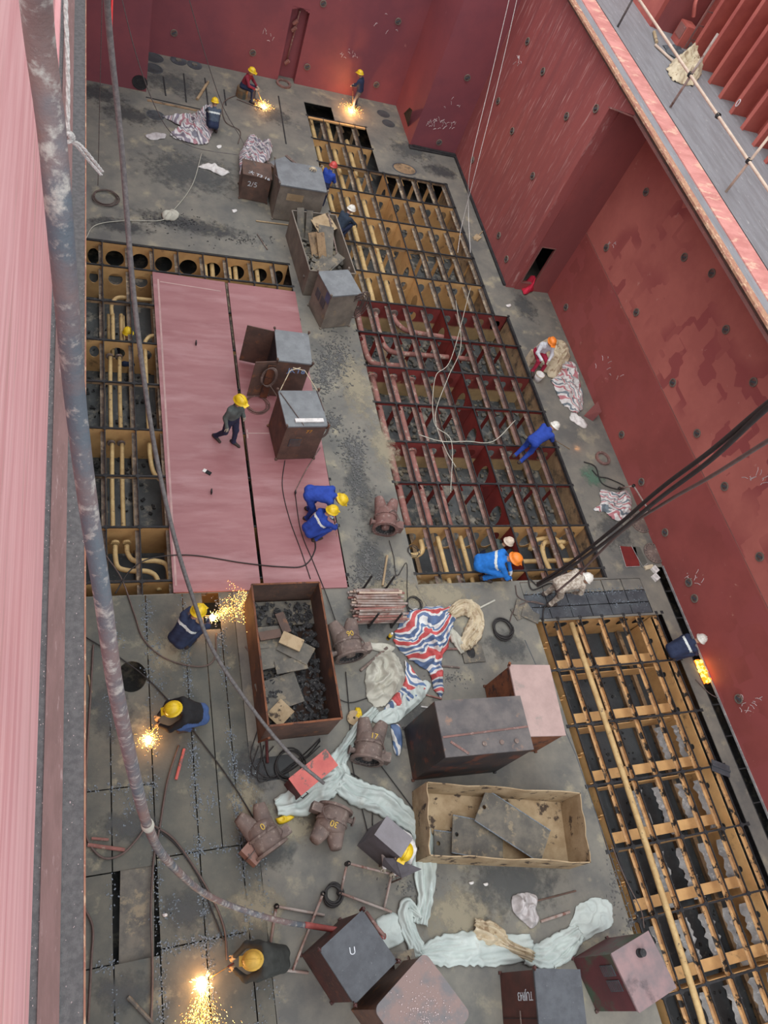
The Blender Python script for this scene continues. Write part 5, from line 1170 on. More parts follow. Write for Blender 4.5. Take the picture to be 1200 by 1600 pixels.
cloth('canvas_sheet', 'grey-white crumpled canvas left of the striped sheet', 'sheet', [(590, 1020), (612, 1018), (630, 1045), (628, 1075), (610, 1092), (592, 1105), (574, 1090), (570, 1062), (578, 1035)], canvas, h=.35, folds=4, dirn=.3, seed=7)
cloth('canvas_sheet', 'small white cloth scrap beside the yellow bottle', 'sheet', [(575, 1004), (600, 1006), (618, 1012), (606, 1022), (590, 1018), (578, 1014)], canvas, h=.1, folds=6, seed=8, nr=8, nth=50)
cloth('pale_sheet', 'pale sheet wrapped below the canvas, reaching the duct horns', 'sheet', [(628, 1082), (663, 1064), (672, 1074), (660, 1094), (640, 1112), (618, 1130), (595, 1132), (580, 1120), (600, 1110), (620, 1100)], palesheet, h=.14, folds=5, seed=9)
band('canvas_strip', 'cream canvas strip arching over the hatch box right of the striped sheet', 'sheet', [(700, 962), (725, 950), (744, 965), (738, 990), (725, 1010), (728, 1018)], [.25, .5, .42, .45, .35, .12], cream, h=.2, seed=3)
band('canvas_strip', 'thin white canvas strip crossing to the dark hatch hole', 'sheet', [(700, 985), (712, 1000), (722, 1022)], [.2, .3, .1], canvas, h=.12, seed=4)
band('pale_sheet', 'long pale sheet running from the striped sheet past the red box', 'sheet', [(585, 1110), (560, 1140), (540, 1170), (525, 1195), (530, 1212), (500, 1232), (470, 1250), (430, 1262)], [.2, .28, .3, .4, .5, .6, .65, .35], palesheet, h=.16, seed=11)
band('pale_sheet', 'pale sheet curving right behind the small grey box and down', 'sheet', [(530, 1222), (560, 1240), (600, 1255), (635, 1280), (658, 1310), (662, 1350), (664, 1400), (655, 1445)], [.45, .55, .55, .45, .55, .55, .35, .3], palesheet, h=.16, seed=12)
band('pale_sheet', 'folded pale sheet corner beside the chalk-marked cabinet', 'sheet', [(655, 1435), (636, 1415), (634, 1440), (650, 1480), (656, 1492)], [.1, .3, .3, .35, .15], palesheet, h=.12, seed=13)
cloth('pale_sheet', 'square pale sheet piece draped between the bottom-centre cabinets', 'sheet', [(586, 1438), (616, 1426), (632, 1466), (608, 1482), (598, 1478)], palesheet, h=.05, folds=2, z=.02, seed=14, nr=8, nth=50)
band('pale_sheet', 'pale sheet stretching right from the speckled hood', 'sheet', [(655, 1490), (690, 1486), (730, 1482), (775, 1484), (830, 1480)], [.2, .55, .6, .55, .45], palesheet, h=.1, seed=15)
band('cream_sheet', 'cream crumpled sheet crossing the pale strip', 'sheet', [(738, 1450), (770, 1462), (790, 1478), (830, 1495)], [.35, .5, .25, .2], cream, h=.2, seed=16)
cloth('pale_sheet', 'broad white-green sheet corner spread above the green and maroon box', 'sheet', [(888, 1446), (905, 1412), (945, 1404), (957, 1442), (922, 1464), (898, 1476)], palesheet, h=.07, folds=3, dirn=.6, seed=17)
band('pale_sheet', 'folded pale sheet between the cream sheet and the broad corner', 'sheet', [(905, 1455), (880, 1478), (850, 1492), (815, 1494)], [.3, .55, .5, .3], palesheet, h=.12, seed=19)
band('pale_sheet', 'narrow pale fold hanging toward the chestnut cabinet', 'sheet', [(898, 1468), (885, 1490), (862, 1508)], [.2, .25, .15], palesheet, h=.1, seed=21)
cloth('plastic_bag', 'crumpled whitish plastic bag on the deck near the tan skip', 'plastic bag', [(800, 1402), (820, 1394), (838, 1402), (836, 1420), (842, 1440), (830, 1452), (818, 1440), (800, 1424)], plain('translucent_plastic', (.50, .47, .47), .4), h=.22, folds=12, seed=18)
cloth('striped_sheet', 'grey and white striped sheet beside the squatting person at the far left', 'sheet', [(254, 183), (300, 180), (324, 168), (333, 170), (332, 200), (325, 225), (300, 225), (265, 212), (290, 205)], tarp_grey, h=.35, folds=6, dirn=.6, seed=19)
cloth('striped_sheet', 'pale striped sheet heaped on the low brown cabinet', 'sheet', [(374, 240), (392, 212), (410, 225), (424, 226), (420, 250), (400, 262), (376, 275)], tarp_grey, h=.45, folds=5, z=.2, dirn=1.2, seed=20)
cloth('striped_sheet', 'pink and teal striped sheet spread against the side wall', 'sheet', [(860, 594), (878, 567), (896, 566), (904, 592), (910, 622), (908, 642), (894, 644), (876, 627)], tarp_pink, h=.32, folds=8, dirn=.25, seed=21)
cloth('striped_sheet', 'white and pink striped cloth pile below the bent tube frame', 'sheet', [(936, 764), (961, 770), (981, 767), (986, 792), (981, 810), (961, 814), (946, 802), (926, 797), (938, 787)], tarp_pink, h=.3, folds=12, dirn=1.2, seed=22)
cloth('canvas_sheet', 'cream canvas heap under the person in a white shirt', 'sheet', [(834, 545), (850, 532), (880, 535), (888, 560), (870, 590), (862, 592), (845, 575)], cream, h=.5, folds=6, seed=23)
cloth('cloth_scrap', 'white torn cloth scrap on the deck by the leaning plate', 'cloth', [(892, 645), (900, 648), (915, 660), (914, 670), (900, 663), (890, 655)], whitecloth, h=.1, folds=14, seed=24, nr=8, nth=50)
cloth('cloth_scrap', 'white rag with brown object left of the low brown cabinet', 'cloth', [(307, 262), (325, 256), (345, 262), (358, 270), (345, 275), (325, 266)], whitecloth, h=.12, folds=12, seed=25, nr=8, nth=50)
cloth('cloth_scrap', 'grey rag on the dark stain near the far edge of the left opening', 'cloth', [(252, 335), (268, 328), (280, 336), (272, 345), (256, 344)], canvas, h=.15, folds=12, seed=26, nr=8, nth=50)
cloth('plastic_sheet', 'flattened clear plastic by the far-left cut frame', 'plastic sheet', [(226, 212), (240, 208), (258, 210), (256, 217), (235, 219)], MAT['translucent_plastic'], h=.05, folds=12, seed=27, nr=8, nth=50)
for (px, py, lb) in ((366, 330, 'tiny white scrap lying upper centre, near the scrap skip'), (342, 230, 'tiny white scrap right of the grey striped sheet'), (437, 338, 'tiny white scrap left of the scrap skip'), (794, 478, 'crumpled clear bottle below the doorway'), (758, 1368+14, 'tiny white scrap below the tan skip'), (735, 1380, 'tiny pale scrap beside the long pale sheet'), (257, 1430, 'white crumpled cup on the cut plates')):
    cloth('paper_scrap', lb, 'scrap', [(px-4, py-1), (px+3, py-2.5), (px+4, py+1), (px-1, py+2.5)], whitecloth, h=.03, folds=20, seed=px, nr=4, nth=24)
# canvas bundle on the upper deck
o = cloth('canvas_bundle', 'beige canvas bundle bound with a grey edge on the upper deck', 'bundle', [(1041, 109), (1053, 94), (1072, 88), (1088, 96), (1094, 104), (1094, 119), (1082, 134), (1072, 134), (1050, 126)], cream, h=.55, folds=7, z=7.7, seed=30)
cloth('dark_rag', 'dark folded rag beside the beige canvas bundle', 'cloth', [(1035, 72), (1057, 76), (1069, 88), (1063, 94), (1045, 86)], steel_dk, h=.15, folds=8, z=7.7, seed=31, nr=8, nth=50)
cloth('red_cloth', 'bright red cloth hanging from the doorway sill', 'cloth', [(819, 441), (833, 441), (835, 449), (829, 457), (819, 461), (815, 453)], plain('bright_red_cloth', (.65, .03, .07), .8), h=.5, folds=14, z=.02, seed=32, nr=10, nth=50)

# =====================================================================
# RAILS, CABLES, HOSES
# =====================================================================
rail = thing('guard_rail', 'tan scaffold-tube rail with angled posts along the upper deck', 'railing', tuple(at(1047, 168, 7.7)))
ro = Vector(rail.location)
def railtube(a, c, r=.035, nm='rail_tube', mat=poletan):
    b = MB(); b.tube([Vector(a)-ro, (Vector(a)+Vector(c))/2-ro, Vector(c)-ro], r, 10); b.build(nm, mat, rail, smooth=True)
pj = []
for (base, joint, topp, mm) in (((965, 42), (993, -4), (1010, -30), cablemat), ((1047, 168), (1082, 118), (1130, 58), tubered), ((1134, 300), (1174, 254), (1212, 208), poletan)):
    B0_ = at(*base, 7.7); zj = zabove(B0_, joint, 7.7, 12); zt = zabove(B0_, topp, 7.7, 13.5)
    railtube(B0_, (B0_.x, B0_.y, zt), nm='post', mat=mm); pj.append(Vector((B0_.x-.04, B0_.y, zj)))
    b = MB(); b.lathe([(.06, -.06), (.07, 0), (.06, .06)], 8, Matrix.Translation(pj[-1]-ro)); b.build('coupler', black, rail)
d = (pj[2]-pj[1]).normalized(); railtube(pj[1]-d*9, pj[2]+d*4, .04)
q_ = pj[1].lerp(pj[2], .5); b = MB(); b.lathe([(.06, -.06), (.08, 0), (.06, .06)], 8, Matrix.Translation(q_-ro)); b.build('coupler', black, rail)
a_, c_ = at(1024, 70, 7.75), at(1054, 98, 7.75); b = MB(); o_ = Vector(a_); b.tube([(0, 0, 0), c_-o_], .04, 8); b.build('loose_tube', poletan, loc=o_, label='short pale tube lying beside the canvas bundle', cat='tube')
a_, c_ = at(1022, 50, 7.75), at(1026, 66, 7.75); b = MB(); o_ = Vector(a_); b.tube([(0, 0, 0), c_-o_], .05, 8); b.build('loose_tube', tan, loc=o_, label='tiny tan tube stub above the short pale tube', cat='tube')

def hang(name, label, cat, pts, mat, rad, n=10, k=8, seg=None):
    """pts: (px,py,depth)"""
    P = spline([atd(*p) for p in pts], k); o = P[0].copy(); nn = len(P)
    r = rad if not isinstance(rad, list) else [rad[0]+(rad[1]-rad[0])*i/(nn-1) for i in range(nn)]
    b = MB(); b.tube([p-o for p in P], r, n); return b.build(name, mat, loc=o, label=label, cat=cat, smooth=True)
D_ = 117.7
big = [(50, -70, 2.15), (62, 60, 2.45), (80, 200, 2.65), (92, 330, 2.8), (104, 470, 3.1), (117, 620, 3.5), (138, 790, 3.9), (160, 930, 4.2), (178, 1060, 4.6), (196, 1150, 5.2), (212, 1220, 6.0), (231, 1290, 7.5), (262, 1345, 9.3), (330, 1402, 11.8), (430, 1437, 13.2), (520, 1452, 14.0), (601, 1463, 13.4)]
hose = hang('cutting_hose', 'thick weathered hose hanging close on the left and sweeping along the bottom', 'hose', big, hosemat, .049, 20, 10)
cp = atd(*big[11]); b = MB(); ho = Vector(hose.location); d = (atd(*big[12])-atd(*big[10])).normalized(); b.tube([cp-d*.12-ho, cp-ho, cp+d*.1-ho], [.058, .064, .056], 14); b.build('hose_joint', canvas, hose, smooth=True)
b = MB(); P = spline([atd(*p) for p in big[-3:]], 8); b.tube([p-ho for p in P[4:]], .052, 12); b.build('red_hose_end', plain('red_rubber', (.35, .09, .08)), hose, smooth=True)
b = MB(); e0 = atd(*big[-1]); b.tube([e0-ho, atd(590, 1450, 13.4)-ho, atd(572, 1425, 13.6)-ho], .035, 10); b.build('hook_end', casting_r, hose, smooth=True)
hang('steel_cable', 'grey crane cable running from the top left down to the red box', 'cable', [(164, -50, 6.8), (172, 60, 7.5), (190, 230, 8.3), (211, 480, 9.3), (240, 690, 10.3), (270, 830, 11.0), (300, 930, 11.7), (335, 1020, 12.3), (400, 1115, 13.2), (455, 1180, 13.7), (506, 1224, 14.0)], cablemat, .033, 10)
for i, (dx, lb) in enumerate(((0, 'upper'), (7, 'lower'))):
    hang('cable_bundle', f'black cable sweeping in from the right edge, {lb} one of the touching pair', 'cable', [(1240, 600+dx, 6), (1190, 638+dx, 6.6), (1110, 705+dx*2, 8), (1030, 765+dx*2, 9.6), (960, 825+dx*1.6, 11.5), (890, 880+dx, 13.6), (840, 912+dx*.5, 15.2)], blackcable, .028, 8)
hang('cable_bundle', 'separate thin dark cable below the touching pair on the right', 'cable', [(1240, 665, 6), (1190, 695, 6.6), (1110, 745, 8), (1040, 785, 9.6), (970, 832, 12), (905, 895, 14.5), (870, 925, 15.3)], brcable, .022, 8)
for i, pts in enumerate(([(186, -20, 14), (214, 90, 16), (244, 170, 18), (272, 212, 20), (310, 232, 22), (372, 242, 23)], [(290, -20, 16), (322, 90, 19), (350, 170, 22), (376, 215, 24), (400, 260, 24)], [(160, -20, 14), (156, 150, 17), (153, 290, 20)], [(812, -20, 18), (780, 120, 19), (745, 260, 20), (722, 350, 21.2), (715, 395, 21)], [(800, -20, 18), (765, 130, 19), (735, 260, 20), (732, 330, 21.3), (735, 395, 20.5)])):
    hang('thin_wire', ['grey wire slanting down to the far striped sheet', 'thin wire crossing the far wall to the low brown cabinet', 'hair-thin wire hanging straight down at the far left', 'right one of two pale wires before the corner wall', 'left one of two pale wires before the corner wall'][i], 'wire', pts, cablemat if i < 3 else ropemat, .011 if i < 2 else .008, 6)
hang('hanging_rope', 'short red cord at the top left', 'rope', [(176, -20, 9), (175, 10, 9), (174, 48, 9)], plain('red_cord_m', (.6, .03, .03)), .012, 6)
# white rope with knot
rp_ = thing('white_rope', 'white twisted rope with a knot hanging before the grey ledge', 'rope', tuple(atd(104, -20, 3.3))); ro2 = Vector(rp_.location)
def strand(pts, r, nm, tw=True):
    P = spline([atd(*p) for p in pts], 14)
    for s in ((0, 2.1, 4.2) if tw else (0,)):
        b = MB(); b.tube([p-ro2+(Vector((math.cos(i*.55+s), math.sin(i*.55+s), 0))*r*.5 if tw else Vector((0, 0, 0))) for i, p in enumerate(P)], r*.62, 6); b.build(nm, ropemat, rp_, smooth=True)
strand([(102, -40, 3.3), (103, 20, 3.35), (106, 110, 3.4), (106, 205, 3.45)], .0095, 'main_strand')
strand([(103, 212, 3.45), (110, 208, 3.4), (114, 216, 3.42), (106, 222, 3.4), (100, 215, 3.42), (107, 209, 3.38), (112, 219, 3.42)], .011, 'knot')
strand([(108, 218, 3.45), (122, 230, 3.5), (138, 250, 3.6), (158, 273, 3.7)], .008, 'rope_tail')
strand([(110, 219, 3.43), (125, 226, 3.45), (144, 248, 3.55), (160, 268, 3.65)], .008, 'rope_tail')
strand([(104, 219, 3.45), (98, 235, 3.5), (96, 270, 3.55), (97, 330, 3.6), (98, 380, 3.6)], .007, 'rope_tail')
def cable(label, pts, mat=blackcable, r=.016, z=.02, name='floor_cable', cat='cable', k=8):
    P = spline([at(p[0], p[1], p[2] if len(p) > 2 else z) for p in pts], k); o = Vector((P[0].x, P[0].y, 0))
    b = MB(); b.tube([p-o+Vector((0, 0, r)) for p in P], r, 6); return b.build(name, mat, loc=o, label=label, cat=cat, smooth=True)
def coil(label, px, r, n=3, mat=brcable, th=.014, sq=1.0, z=.01):
    c = at(*px, z); b = MB(); pts = []
    for i in range(n*20+1):
        a = i*2*math.pi/20; rr = r*(1+.09*math.sin(i*.37)); pts.append((rr*math.cos(a)+.03*math.sin(i*.21), rr*sq*math.sin(a)+.03*math.cos(i*.17), th+.012*(i/20)))
    b.tube(pts, th, 6); b.build('cable_coil', mat, loc=c, label=label, cat='cable coil', smooth=True)
coil('copper-brown coil on the pink plate beside the walking person', (402, 633), .30, 5, casting_r)
coil('dark loops of cable at the far left floor', (165, 310), .36, 4)
coil('heavy black cable coil on deck right of the striped sheet', (785, 984), .26, 6, blackcable, .018)
coil('small loop of wire under the reddish duct', (645, 862), .16, 2, blackcable, .01)
coil('thin wire loops above the striped sheet', (646, 945), .2, 4, blackcable, .009)
coil('black hose coil on the tube frame at bottom centre', (520, 1398), .17, 5, blackcable, .022)
coil('tangled black cable coil under the red box', (452, 1195), .3, 4, blackcable, .014)
cable('twin hose looping from the left plates toward the round hole', [(165, 868), (190, 905), (210, 960), (225, 1000), (260, 1030), (310, 1042), (335, 1030), (338, 990)], brcable, .016)
cable('cable across the pink plates toward the squatting pair', [(180, 928), (205, 890), (240, 872), (300, 868), (380, 880), (440, 886), (475, 884), (492, 860), (490, 835)], blackcable, .016, z=.045)
cable('wire trailing from the cabinet marked 77 over the pink plate', [(445, 720), (441, 760), (452, 810), (470, 860), (485, 905)], blackcable, .012, z=.045)
cable('taut wire from the cabinet marked 77 to the plate lug', [(500, 700), (478, 735), (461, 768)], casting, .012, z=.045)
cable('wire from the plate lug down past the long bin', [(461, 772), (470, 830), (490, 880), (510, 930), (524, 970)], blackcable, .012, z=.045)
cable('dark cable running diagonally across the lower left plates', [(134, 996), (190, 1030), (240, 1070), (300, 1140), (360, 1220), (400, 1285)], blackcable, .014)
cable('hose pair running from the person in jeans down to the bottom', [(280, 1165), (262, 1220), (250, 1290), (240, 1345), (236, 1420), (238, 1520), (236, 1598)], brcable, .02)
cable('hose running up the left edge of the lower plates', [(146, 1008), (142, 1080), (136, 1180), (134, 1260), (136, 1310), (160, 1340), (190, 1335), (215, 1310), (228, 1290)], brcable, .02)
cable('cable running down from the hose joint to the bottom worker', [(240, 1290), (270, 1310), (300, 1350), (330, 1400), (350, 1450), (355, 1500)], brcable, .02)
cable('second cable from the hose joint to the bottom worker', [(240, 1292), (275, 1320), (310, 1370), (330, 1420), (350, 1470)], blackcable, .014)
cable('hose curling at the lower left edge', [(133, 1420), (145, 1450), (143, 1500), (138, 1598)], brcable, .02)
cable('black cable weaving around the reddish duct', [(608, 845), (615, 870), (620, 900), (635, 880), (636, 920), (638, 960)], blackcable, .01)
cable('cable from the long bin to the pale sheet', [(520, 1088), (545, 1098), (570, 1092), (585, 1085)], blackcable, .012)
cable('wire dropping from the striped canvas to the grey box', [(540, 1050), (546, 1120), (548, 1180), (560, 1240), (572, 1290), (575, 1302)], blackcable, .012)
cable('curved wire around the grey box on the pale sheet', [(520, 1200), (560, 1215), (580, 1250), (582, 1290)], blackcable, .012)
cable('wire reaching from the duct marked 17 to the pale sheet', [(590, 1190), (620, 1230), (650, 1270)], blackcable, .012)
for i in range(5):
    cable(f'tangled black cable beside the red box, {["outermost left", "upper", "lower", "inner", "crossing"][i]} loop', [(420+R.uniform(-18, 8), 1150+R.uniform(-20, 20)), (400+R.uniform(-15, 15), 1185+8*i), (425+R.uniform(-10, 10), 1215), (460+5*i, 1190+R.uniform(-10, 10)), (500, 1150+R.uniform(-8, 20))], blackcable, .011)
cable('thick black cable end curling near the camouflaged person', [(838, 915), (826, 905), (832, 922), (860, 912), (868, 930), (850, 950), (848, 975)], blackcable, .02)
cable('hose from the bright blue person to the coil', [(805, 915), (812, 935), (850, 945), (830, 940), (805, 950), (795, 975)], brcable, .014)
cable('white hose crossing the red framing from the leaning person', [(560+245, 450+10+197), (770, 690), (730, 690), (690, 690), (655, 680)], canvas, .014, z=.03)
cable('pale line lying over the red framing, far end by the cabinet', [(712, 470), (720, 540), (700, 590), (680, 650), (695, 700), (712, 730)], canvas, .012, z=.03)
cable('second pale line looping over the red framing', [(735, 450), (705, 560), (680, 590), (678, 660), (705, 690), (704, 770)], canvas, .012, z=.03)
cable('black hose loops near the steel ring by the side wall', [(912, 722), (930, 730), (940, 755), (965, 765), (975, 760), (950, 748), (935, 745), (925, 735)], blackcable, .018)
cable('hose from the side-wall slot climbing to the wall socket', [(1086, 1062), (1110, 1085), (1135, 1095), (1150, 1098, .3)], brcable, .014)
cable('twin wires dangling into the lower right opening edge', [(955, 1320), (975, 1370), (1000, 1420), (1006, 1450)], brcable, .014)
cable('dark cable loops near the far-left drum', [(380, 145), (350, 160), (352, 190), (375, 205), (372, 225)], brcable, .014)
cable('long cable trailing left of the far striped sheet', [(133, 375), (150, 352), (200, 345), (250, 345), (270, 330), (300, 290), (315, 240)], canvas, .012)
# tube frames
def tubeframe(label, segs, mat=tubered, r=.026, z=.05, loc=None):
    a0 = at(*segs[0][0][:2], 0); t = thing('scaffold_section', label, 'scaffold frame', (a0.x, a0.y, 0)); joints = []
    for s in segs:
        a, c = at(s[0][0], s[0][1], s[0][2] if len(s[0]) > 2 else z), at(s[1][0], s[1][1], s[1][2] if len(s[1]) > 2 else z)
        b = MB(); b.tube([a-a0, c-a0], r, 8); b.build('tube', mat, t, smooth=True); joints += [a-a0, c-a0]
    for j in joints[::2]:
        b = MB(); b.lathe([(.03, -.05), (.05, -.03), (.05, .03), (.03, .05)], 8, Matrix.Translation(j)); b.build('coupler', blackcable, t)
    return t
tubeframe('welded tube frame leaning below the small grey box', [((544, 1349, .3), (622, 1368, .3)), ((542, 1350, .25), (533, 1393)), ((612, 1366, .25), (600, 1420)), ((530, 1395, .1), (612, 1425, .1)), ((505, 1396, .15), (457, 1518, .05))])
tubeframe('long rusty tube frame lying left of the chalk-marked cabinet', [((432, 1416), (507, 1430)), ((432, 1416), (422, 1480)), ((420, 1513), (482, 1520))])
tubeframe('bent tube frame standing against the side wall over a cover plate', [((968, 763), (990, 759, .7)), ((990, 759, .7), (1014, 798, .6)), ((1014, 798, .6), (984, 812, .2)), ((1010, 800, .4), (982, 822, .05))])
for (a_, c_, r_, mm, lb) in (((275, 1218), (288, 1170), .03, redbox, 'red and white marker bar lying below the person in jeans'), ((143, 1310), (170, 1312), .025, pipe_red, 'short rusty tube at the left edge of the plates'), ((137, 1320), (195, 1328), .035, pipe_red, 'longer rusty tube at the left edge of the plates'), ((200, 1558), (238, 1598), .035, scrap, 'grey bar lying at the very bottom left'), ((416, 1138), (418, 1192), .03, darkred, 'dark red tube standing by the long bin corner'), ((308, 155), (325, 128), .05, tan, 'pale plank lying on the far-left plates'), ((400, 345), (455, 352), .025, tan, 'thin pale bar left of the scrap skip'), ((402, 366), (418, 390), .02, casting, 'short grey bar left of the scrap skip'), ((598, 915), (605, 868), .03, tan, 'tan wooden handle above the tube stack'), ((563, 1048), (605, 1012), .035, casting, 'old grey plank under the canvas'), ((690, 1014), (735, 1014), .03, casting_r, 'pinkish tube sticking out right of the striped sheet'), ((682, 1040), (718, 1043), .025, casting, 'grey tube sticking out below the striped sheet'), ((652, 1082), (690, 1092), .022, pipe_red, 'rusty rod beside the largest dark box'), ((658, 1104), (672, 1106), .02, whitecloth, 'tiny white tube near the largest dark box'), ((741, 375), (773, 342), .02, tan, 'long broom handle leaning by the projecting wall'), ((830, 1410), (900, 1392), .018, rust, 'thin rusted rod near the plastic bag'), ((845, 1440), (890, 1425), .03, tubered, 'pair of rusty bars near the plastic bag'), ((745, 952), (773, 938), .025, canvas, 'striped black and white rod near the cable coil'), ((138, 1055), (143, 1082), .02, tan, 'short pale stick at the left edge'), ((383, 950+60), (420, 1060), .018, casting, 'grey rod left of the long bin'), ((370, 155), (410, 170), .02, brcable, 'dark rod lying before the person in a red jacket')):
    A_, B_ = at(*a_, r_), at(*c_, r_); b = MB(); b.tube([(0, 0, 0), B_-A_], r_, 8); b.build('loose_bar', mm, loc=A_, label=lb, cat='bar', smooth=False)
b = MB(); p = at(745, 372); b.box(-.18, .18, -.12, .12, 0, .04, Matrix.Rotation(.8, 4, 'Z')); b.build('broom_head', tan, loc=p, label='flat broom head at the foot of the broom handle', cat='broom')
# leaning plate, bucket, bottle, hatch box, blocks, phone-like item
b = MB(); v = [at(912, 650, .0), at(926, 658, 0), at(940, 643, .35), at(934, 627, .45)]; c_ = v[0].copy(); b.add([p-c_ for p in v]+[p-c_+Vector((0, 0, -.03)) for p in v], [(0, 1, 2, 3), (7, 6, 5, 4)]+[(i, i+4, (i+1) % 4+4, (i+1) % 4) for i in range(4)]); b.build('leaning_plate', mk('dark_edge_red_plate', (.20, .06, .055), (.15, .05, .05), scale=2), loc=c_, label='small red plate leaning on the side wall', cat='metal plate')
t = thing('paint_bucket', 'white plastic bucket near the feet of the person in crimson trousers', 'bucket', tuple(at(838, 594)))
b = MB(); b.lathe([(0, .01), (.12, .01), (.15, .3), (.14, .3), (.115, .03), (0, .03)], 20); b.build('bucket_body', whitecloth, t, smooth=True)
b = MB(); b.lathe([(.148, .27), (.16, .27), (.16, .3), (.148, .3)], 20); b.build('bucket_rim', cream, t)
t = thing('spray_can', 'yellow spray can standing above the canvas', 'can', tuple(at(606, 998)))
b = MB(); b.lathe([(0, 0), (.045, 0), (.045, .24), (.03, .27), (0, .27)], 14); b.build('can_body', hel_y, t, smooth=True)
b = MB(); b.lathe([(.046, .06), (.047, .06), (.047, .16), (.046, .16)], 14); b.build('can_label', blk, t)
b = MB(); b.lathe([(0, .33), (.025, .33), (.028, .26), (0, .26)], 12); b.build('can_cap', whitecloth, t)
p = at(738, 1020); b = MB(); b.panel((-.3, -.26, .03), (1, 0, 0), (0, 1, 0), .6, .5, (.25, .28, .12, .17), t=-.03); b.m = 1; b.lathe([(0, .004), (.2, .004)], 20, Matrix.Translation((-.05, .02, 0))); b.build('hatch_plate', [scrap, black], loc=p, label='low steel plate with an oval hole under the canvas strip', cat='metal plate')
for (px, py, lb) in ((1022, 891, 'small white square block, upper one near the slot'), (1023, 903, 'small white square block, lower one near the slot')):
    p = at(px, py); b = MB(); b.panel((-.1, -.1, .08), (1, 0, 0), (0, 1, 0), .2, .2, (.1, .1, .045, .045)); b.box(-.1, .1, -.1, .1, 0, .05); b.build('white_block', whitecloth, loc=p, rz=.5, label=lb, cat='block')
for (pts, mm, lb) in (([(968, 853), (993, 855), (1000, 885), (978, 886)], redonly, 'cut-out plate with a red patch near the cover plates'), ([(986, 852), (1000, 855), (1012, 880), (1004, 886)], deck_dk, 'narrow greenish cut plate beside the red-patched one'), ([(830, 962-55), (1, 1), (1, 1), (1, 1)], None, '')):
    if mm is None: continue
    v = [at(x, y, .02) for x, y in pts]; c_ = v[0].copy(); b = MB(); b.add([p-c_ for p in v]+[p-c_-Vector((0, 0, .02)) for p in v], [(3, 2, 1, 0), (4, 5, 6, 7)]+[(i, (i+1) % 4, (i+1) % 4+4, i+4) for i in range(4)])
    o = b.build('cut_plate', mm, loc=c_, label=lb, cat='metal plate')
    b = MB(); vv = [p-c_+Vector((0, 0, .004)) for p in v]; b.bar(vv[0], vv[3], .02, .008); b.bar(vv[3], vv[2], .02, .008); b.build('bright_cut_edge', residue, o)
p = at(1013, 892-5); b = MB(); b.box(-.16, .16, -.06, .06, 0, .06); b.build('wood_block', cream, loc=p, rz=.15, label='cream wooden block by the narrow cut plate', cat='block')
v = [at(1112, 1195, .03), at(1140, 1206, .03), at(1143, 1217, .03), at(1114, 1203, .03)]; c_ = v[0].copy(); b = MB(); b.bar(Vector((0, 0, 0)), v[1]-c_, .3, .02); b.bar(Vector((0, 0, .02)), v[1]-c_+Vector((0, 0, .02)), .05, .05); b.build('channel_bar', steel_dk, loc=c_, label='short grey channel lying on the strip by the lower right opening', cat='bar')
t = thing('phone', 'dark phone in a pale sleeve lying on the pink plate', 'phone', tuple(at(324, 738, .045)), -.6); b = MB(); b.box(-.04, .10, -.05, .05, 0, .02); b.build('dark_part', blk, t); b = MB(); b.box(-.12, -.04, -.05, .05, 0, .02); b.build('pale_sleeve', whitecloth, t)
p = at(553, 1122, .04); b = MB(); b.lathe([(.03, 0), (.17, 0), (.17, .03), (.03, .03)], 24); b.build('grinding_disc', tan, loc=p, label='tan round disc left of the duct marked 17', cat='disc')
cloth('yellow_strap', 'yellow strap tangled beside the tan disc', 'strap', [(555, 1105), (563, 1108), (565, 1125), (558, 1130), (553, 1118)], hel_y, h=.08, folds=20, seed=40, nr=6, nth=30)
cloth('yellow_strap', 'yellow strap between the two lower ducts', 'strap', [(430, 1280), (445, 1274), (460, 1276), (450, 1284), (436, 1288)], hel_y, h=.08, folds=20, seed=41, nr=6, nth=30)
p = at(540, 1408); c_ = p
t = thing('cut_plates_pile', 'tan cut plates and rods piled by the cable coil', 'plate pile', tuple(at(815, 955)))
for i, (x, y, az, l_, w_) in enumerate(((0, 0, 20, .6, .35), (.2, -.15, -30, .5, .3), (-.15, .1, 60, .5, .1))):
    b = MB(); b.box(-l_/2, l_/2, -w_/2, w_/2, .01+.025*i, .03+.025*i, Matrix.Translation((x, y, 0)) @ Matrix.Rotation(math.radians(az), 4, 'Z')); b.build('plate', scrap, t)
# debris and slag on the deck
def litter(name, label, cat, regs, n, s0, s1, mat, flat=.25):
    b = MB()
    for _ in range(n):
        (px, py, rx_, ry_) = R.choice(regs); a = R.uniform(0, 6.28); q_ = min(1.6, abs(R.gauss(0, .62))); p = at(px+rx_*q_*math.cos(a), py+ry_*q_*math.sin(a)); s_ = R.uniform(s0, s1)
        M = Matrix.Translation((p.x, p.y, s_*flat*.5)) @ Matrix.Rotation(R.uniform(0, 6.3), 4, 'Z') @ Matrix.Rotation(R.uniform(-.3, .3), 4, 'X')
        b.box(-s_/2, s_/2, -s_*.22, s_*.22, -s_*flat*.5, s_*flat*.5, M)
    b.build(name, mat, label=label, cat=cat, kind='stuff')
litter('metal_shavings', 'grey shavings scattered right of the pink plates', 'debris', [(515, 565, 28, 48), (505, 590, 20, 35), (530, 560, 24, 40), (548, 700, 22, 28), (520, 660, 18, 14), (560, 720, 14, 40)], 1900, .02, .085, chip)
litter('metal_shavings', 'dark chips scattered below the squatting pair', 'debris', [(560, 770, 30, 30), (575, 870, 18, 38), (565, 900, 20, 30), (600, 900, 20, 20)], 700, .02, .08, chip)
